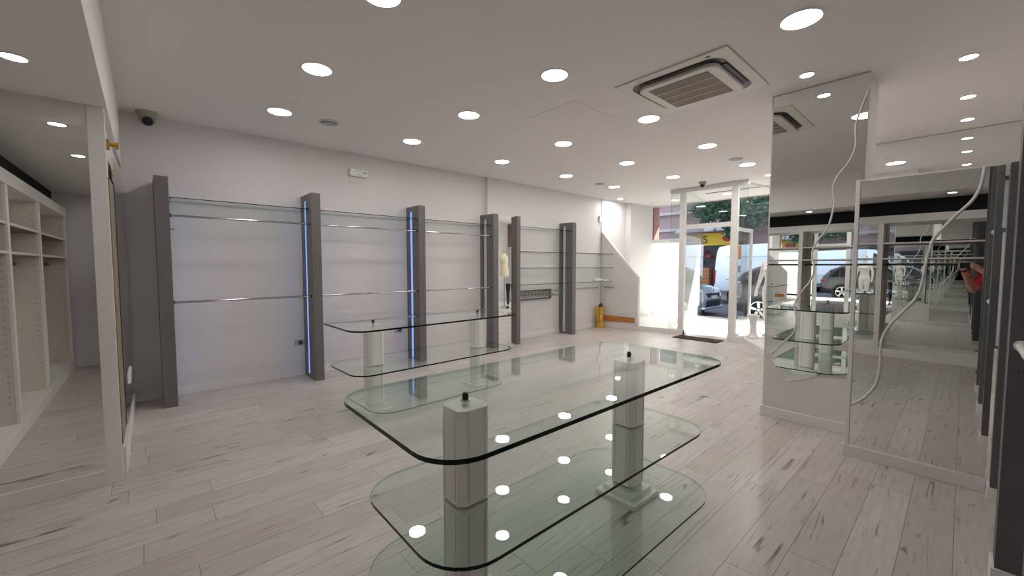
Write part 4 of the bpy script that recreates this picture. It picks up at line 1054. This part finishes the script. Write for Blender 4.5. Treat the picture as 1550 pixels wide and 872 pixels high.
# ------------------------------------------------------------------ photographer
pr = thing('person', 'person in red t-shirt and dark trousers holding up a black phone, reflected in the mirror', 'person', (.33, -.30, 0))
C = Vector((.395, -.315, 0)); rot = YAW         # faces the way the camera looks
RM = Matrix.Translation(C) @ Matrix.Rotation(rot, 4, 'Z')      # local +Y is forward, +X is the person's own right
def Wp(x, y, z): return RM @ Vector((x, y, z))
inv = RM.inverted()
def Lp(p): return inv @ Vector(p)
b = MB()
b.loft([(0,0,.84,.10,.08),(0,0,.90,.165,.11),(0,0,.97,.165,.115),(0,.005,1.06,.150,.105),(0,.01,1.18,.160,.11),(0,.01,1.30,.175,.115),(0,0,1.40,.18,.10),(0,-.01,1.46,.13,.075),(0,-.015,1.50,.065,.06)])
b.limb([(0,-.015,1.47),(0,.0,1.58)], [.058,.054])
b.ball((0,.02,1.67), .088, 10, (.86,1.08,1.28)); b.ball((0,.04,1.605), .05, 8, (.9,1.1,.7))
b.ball((0,.118,1.655), .017, 6, (.8,1.1,1.3))
for sx in (-1, 1):
    b.ball((sx*.078,.01,1.665), .026, 6, (.4,.8,1.2)); b.ball((sx*.032,.098,1.685), .013, 6)
    b.limb([(sx*.09,0,.88),(sx*.10,.02,.48),(sx*.11,-.01,.09)], [.092,.06,.04]); b.limb([(sx*.11,-.02,.06),(sx*.13,.13,.035)], [.042,.032])
b.ball((0,.098,1.622), .022, 6, (1.2,.6,.4))
# arms reach to the phone, held just behind the camera point
PC = Vector((0,0,EYE)) - FW*.014
hands = {}
for sx in (-1, 1):
    wrist = PC + RT*(sx*.105) - FW*.055 - UP*.045
    hand = PC + RT*(sx*.085) - FW*.02 - UP*.012
    elbow = Wp(sx*.27, .17, 1.16)
    b.limb([(sx*.165,0,1.405), tuple(Lp(elbow)), tuple(Lp(wrist))], [.056,.044,.030])
    b.limb([tuple(Lp(wrist)), tuple(Lp(hand - RT*(-sx)*.012 - FW*.018))], [.030,.027])
    for k in range(4):      # fingers wrap the far side of the phone
        dz = .026 - .019*k; ln = (.9,1,.95,.8)[k]
        q0 = PC + RT*(sx*.093) - FW*.022 + UP*(dz-.006); q1 = PC + RT*(sx*.098) + FW*.002 + UP*dz; q2 = PC + RT*(sx*(.098-.024*ln)) + FW*.013 + UP*dz
        q1 = q1 - FW*.002; q2 = q2 - FW*.002
        b.limb([tuple(Lp(q0)), tuple(Lp(q1)), tuple(Lp(q2))], [.0095,.009,.0078], n=8)
    t0 = PC + RT*(sx*.088) - FW*.03 - UP*.03; t1 = PC + RT*(sx*.055) - FW*.024 - UP*.012
    b.limb([tuple(Lp(t0)), tuple(Lp(t1))], [.012,.0095], n=8)
b.xform(RM); o = b.build('body', M['skin'], pr); remesh(o, .0065, 3)
b = MB().loft([(0,-.004,1.59,.075,.085),(0,-.012,1.66,.086,.098),(0,-.01,1.73,.086,.102),(0,0,1.775,.07,.085),(0,.01,1.80,.03,.04)]).xform(RM)
for i, p in enumerate(b.v):
    q = inv @ Vector(p)
    if q.y > .055 and q.z < 1.735: q.y = .055
    b.v[i] = tuple(RM @ q)
b.build('hair', M['hair'], pr, smooth=60)
b = MB().loft([(0,0,.91,.182,.13),(0,0,.97,.182,.132),(0,.005,1.06,.17,.124),(0,.01,1.18,.178,.128),(0,.01,1.30,.19,.13),(0,0,1.40,.195,.115),(0,-.01,1.455,.145,.09),(0,-.015,1.485,.085,.078)])
for sx in (-1, 1):
    el = Lp(Wp(sx*.27, .17, 1.16)); sh = Vector((sx*.165,0,1.405)); b.limb([tuple(sh), tuple(sh.lerp(el, .62))], [.073,.066])
b.xform(RM); o = b.build('t_shirt', M['shirt'], pr); remesh(o, .012, 3)
b = MB().loft([(0,0,.80,.12,.10),(0,0,.86,.178,.125),(0,0,.95,.174,.124)])
for sx in (-1, 1): b.limb([(sx*.092,0,.86),(sx*.10,.02,.48),(sx*.11,-.01,.10)], [.102,.074,.062])
b.xform(RM); o = b.build('trousers', M['trouser'], pr); remesh(o, .012, 3)
for sx in (-1, 1):
    b = MB().limb([(sx*.11,-.03,.05),(sx*.125,.08,.042),(sx*.135,.15,.035)], [.048,.046,.036]); b.box(sx*.12-.045, sx*.12+.045, -.075, .17, .004, .03)
    b.xform(RM); o = b.build('shoe', M['shoe'], pr); remesh(o, .008, 3)
wl = PC + RT*(-.105) - FW*.055 - UP*.045
MB().lathe([(.036,-.012),(.038,0),(.036,.012)], (0,0,0), n=20).xform(Matrix.Translation(wl + (Wp(-.27,.17,1.16)-wl).normalized()*.03) @ (Wp(-.27,.17,1.16)-wl).to_track_quat('Z','Y').to_matrix().to_4x4()).build('wristwatch', M['black'], pr, smooth=60)
ph = thing('phone', 'black phone held level by the person in the red t-shirt', 'phone', PC[:])
PM = Matrix.Translation(PC) @ Matrix(((RT.x,UP.x,FW.x,0),(RT.y,UP.y,FW.y,0),(RT.z,UP.z,FW.z,0),(0,0,0,1)))
MB().box(-.080,.080,-.038,.038,-.0095,-.001).xform(PM).build('case', M['black'], ph, bevel=.003)
MB().box(-.074,.074,-.034,.034,-.0102,-.0094).xform(PM).build('screen', M['car_glass'], ph)
MB().lathe([(.006,0),(.006,.0015),(.0045,.0015),(.0045,.0005)], (.0,.0,-.001), n=16).xform(PM).build('lens_ring', M['chrome'], ph)

# ------------------------------------------------------------------ daylight
wd = bpy.data.worlds.new('sky'); S.world = wd; wd.use_nodes = True
nt = wd.node_tree; nt.nodes.clear()
ow = nt.nodes.new('ShaderNodeOutputWorld'); bg = nt.nodes.new('ShaderNodeBackground')
bg.inputs[0].default_value = (.66, .80, 1.0, 1); bg.inputs[1].default_value = 2.3
nt.links.new(bg.outputs[0], ow.inputs[0])
sn = bpy.data.lights.new('sun', 'SUN'); sn.energy = 21; sn.angle = .009; sn.color = (1, .95, .88)
so_ = bpy.data.objects.new('sun', sn); COL.objects.link(so_)
so_.rotation_euler = Vector((.75, 1, 1.25)).to_track_quat('Z', 'Y').to_euler(); so_.location = (4, 14, 14)

# ------------------------------------------------------------------ picture settings
S.view_settings.view_transform = 'Standard'; S.view_settings.look = 'None'
S.view_settings.gamma = 1; S.view_settings.use_curve_mapping = False
S.view_settings.exposure = 0.0
cy_ = S.cycles
cy_.max_bounces = 14; cy_.diffuse_bounces = 5; cy_.glossy_bounces = 10; cy_.transmission_bounces = 8; cy_.transparent_max_bounces = 32
cy_.caustics_reflective = True; cy_.sample_clamp_indirect = 8; cy_.use_denoising = True
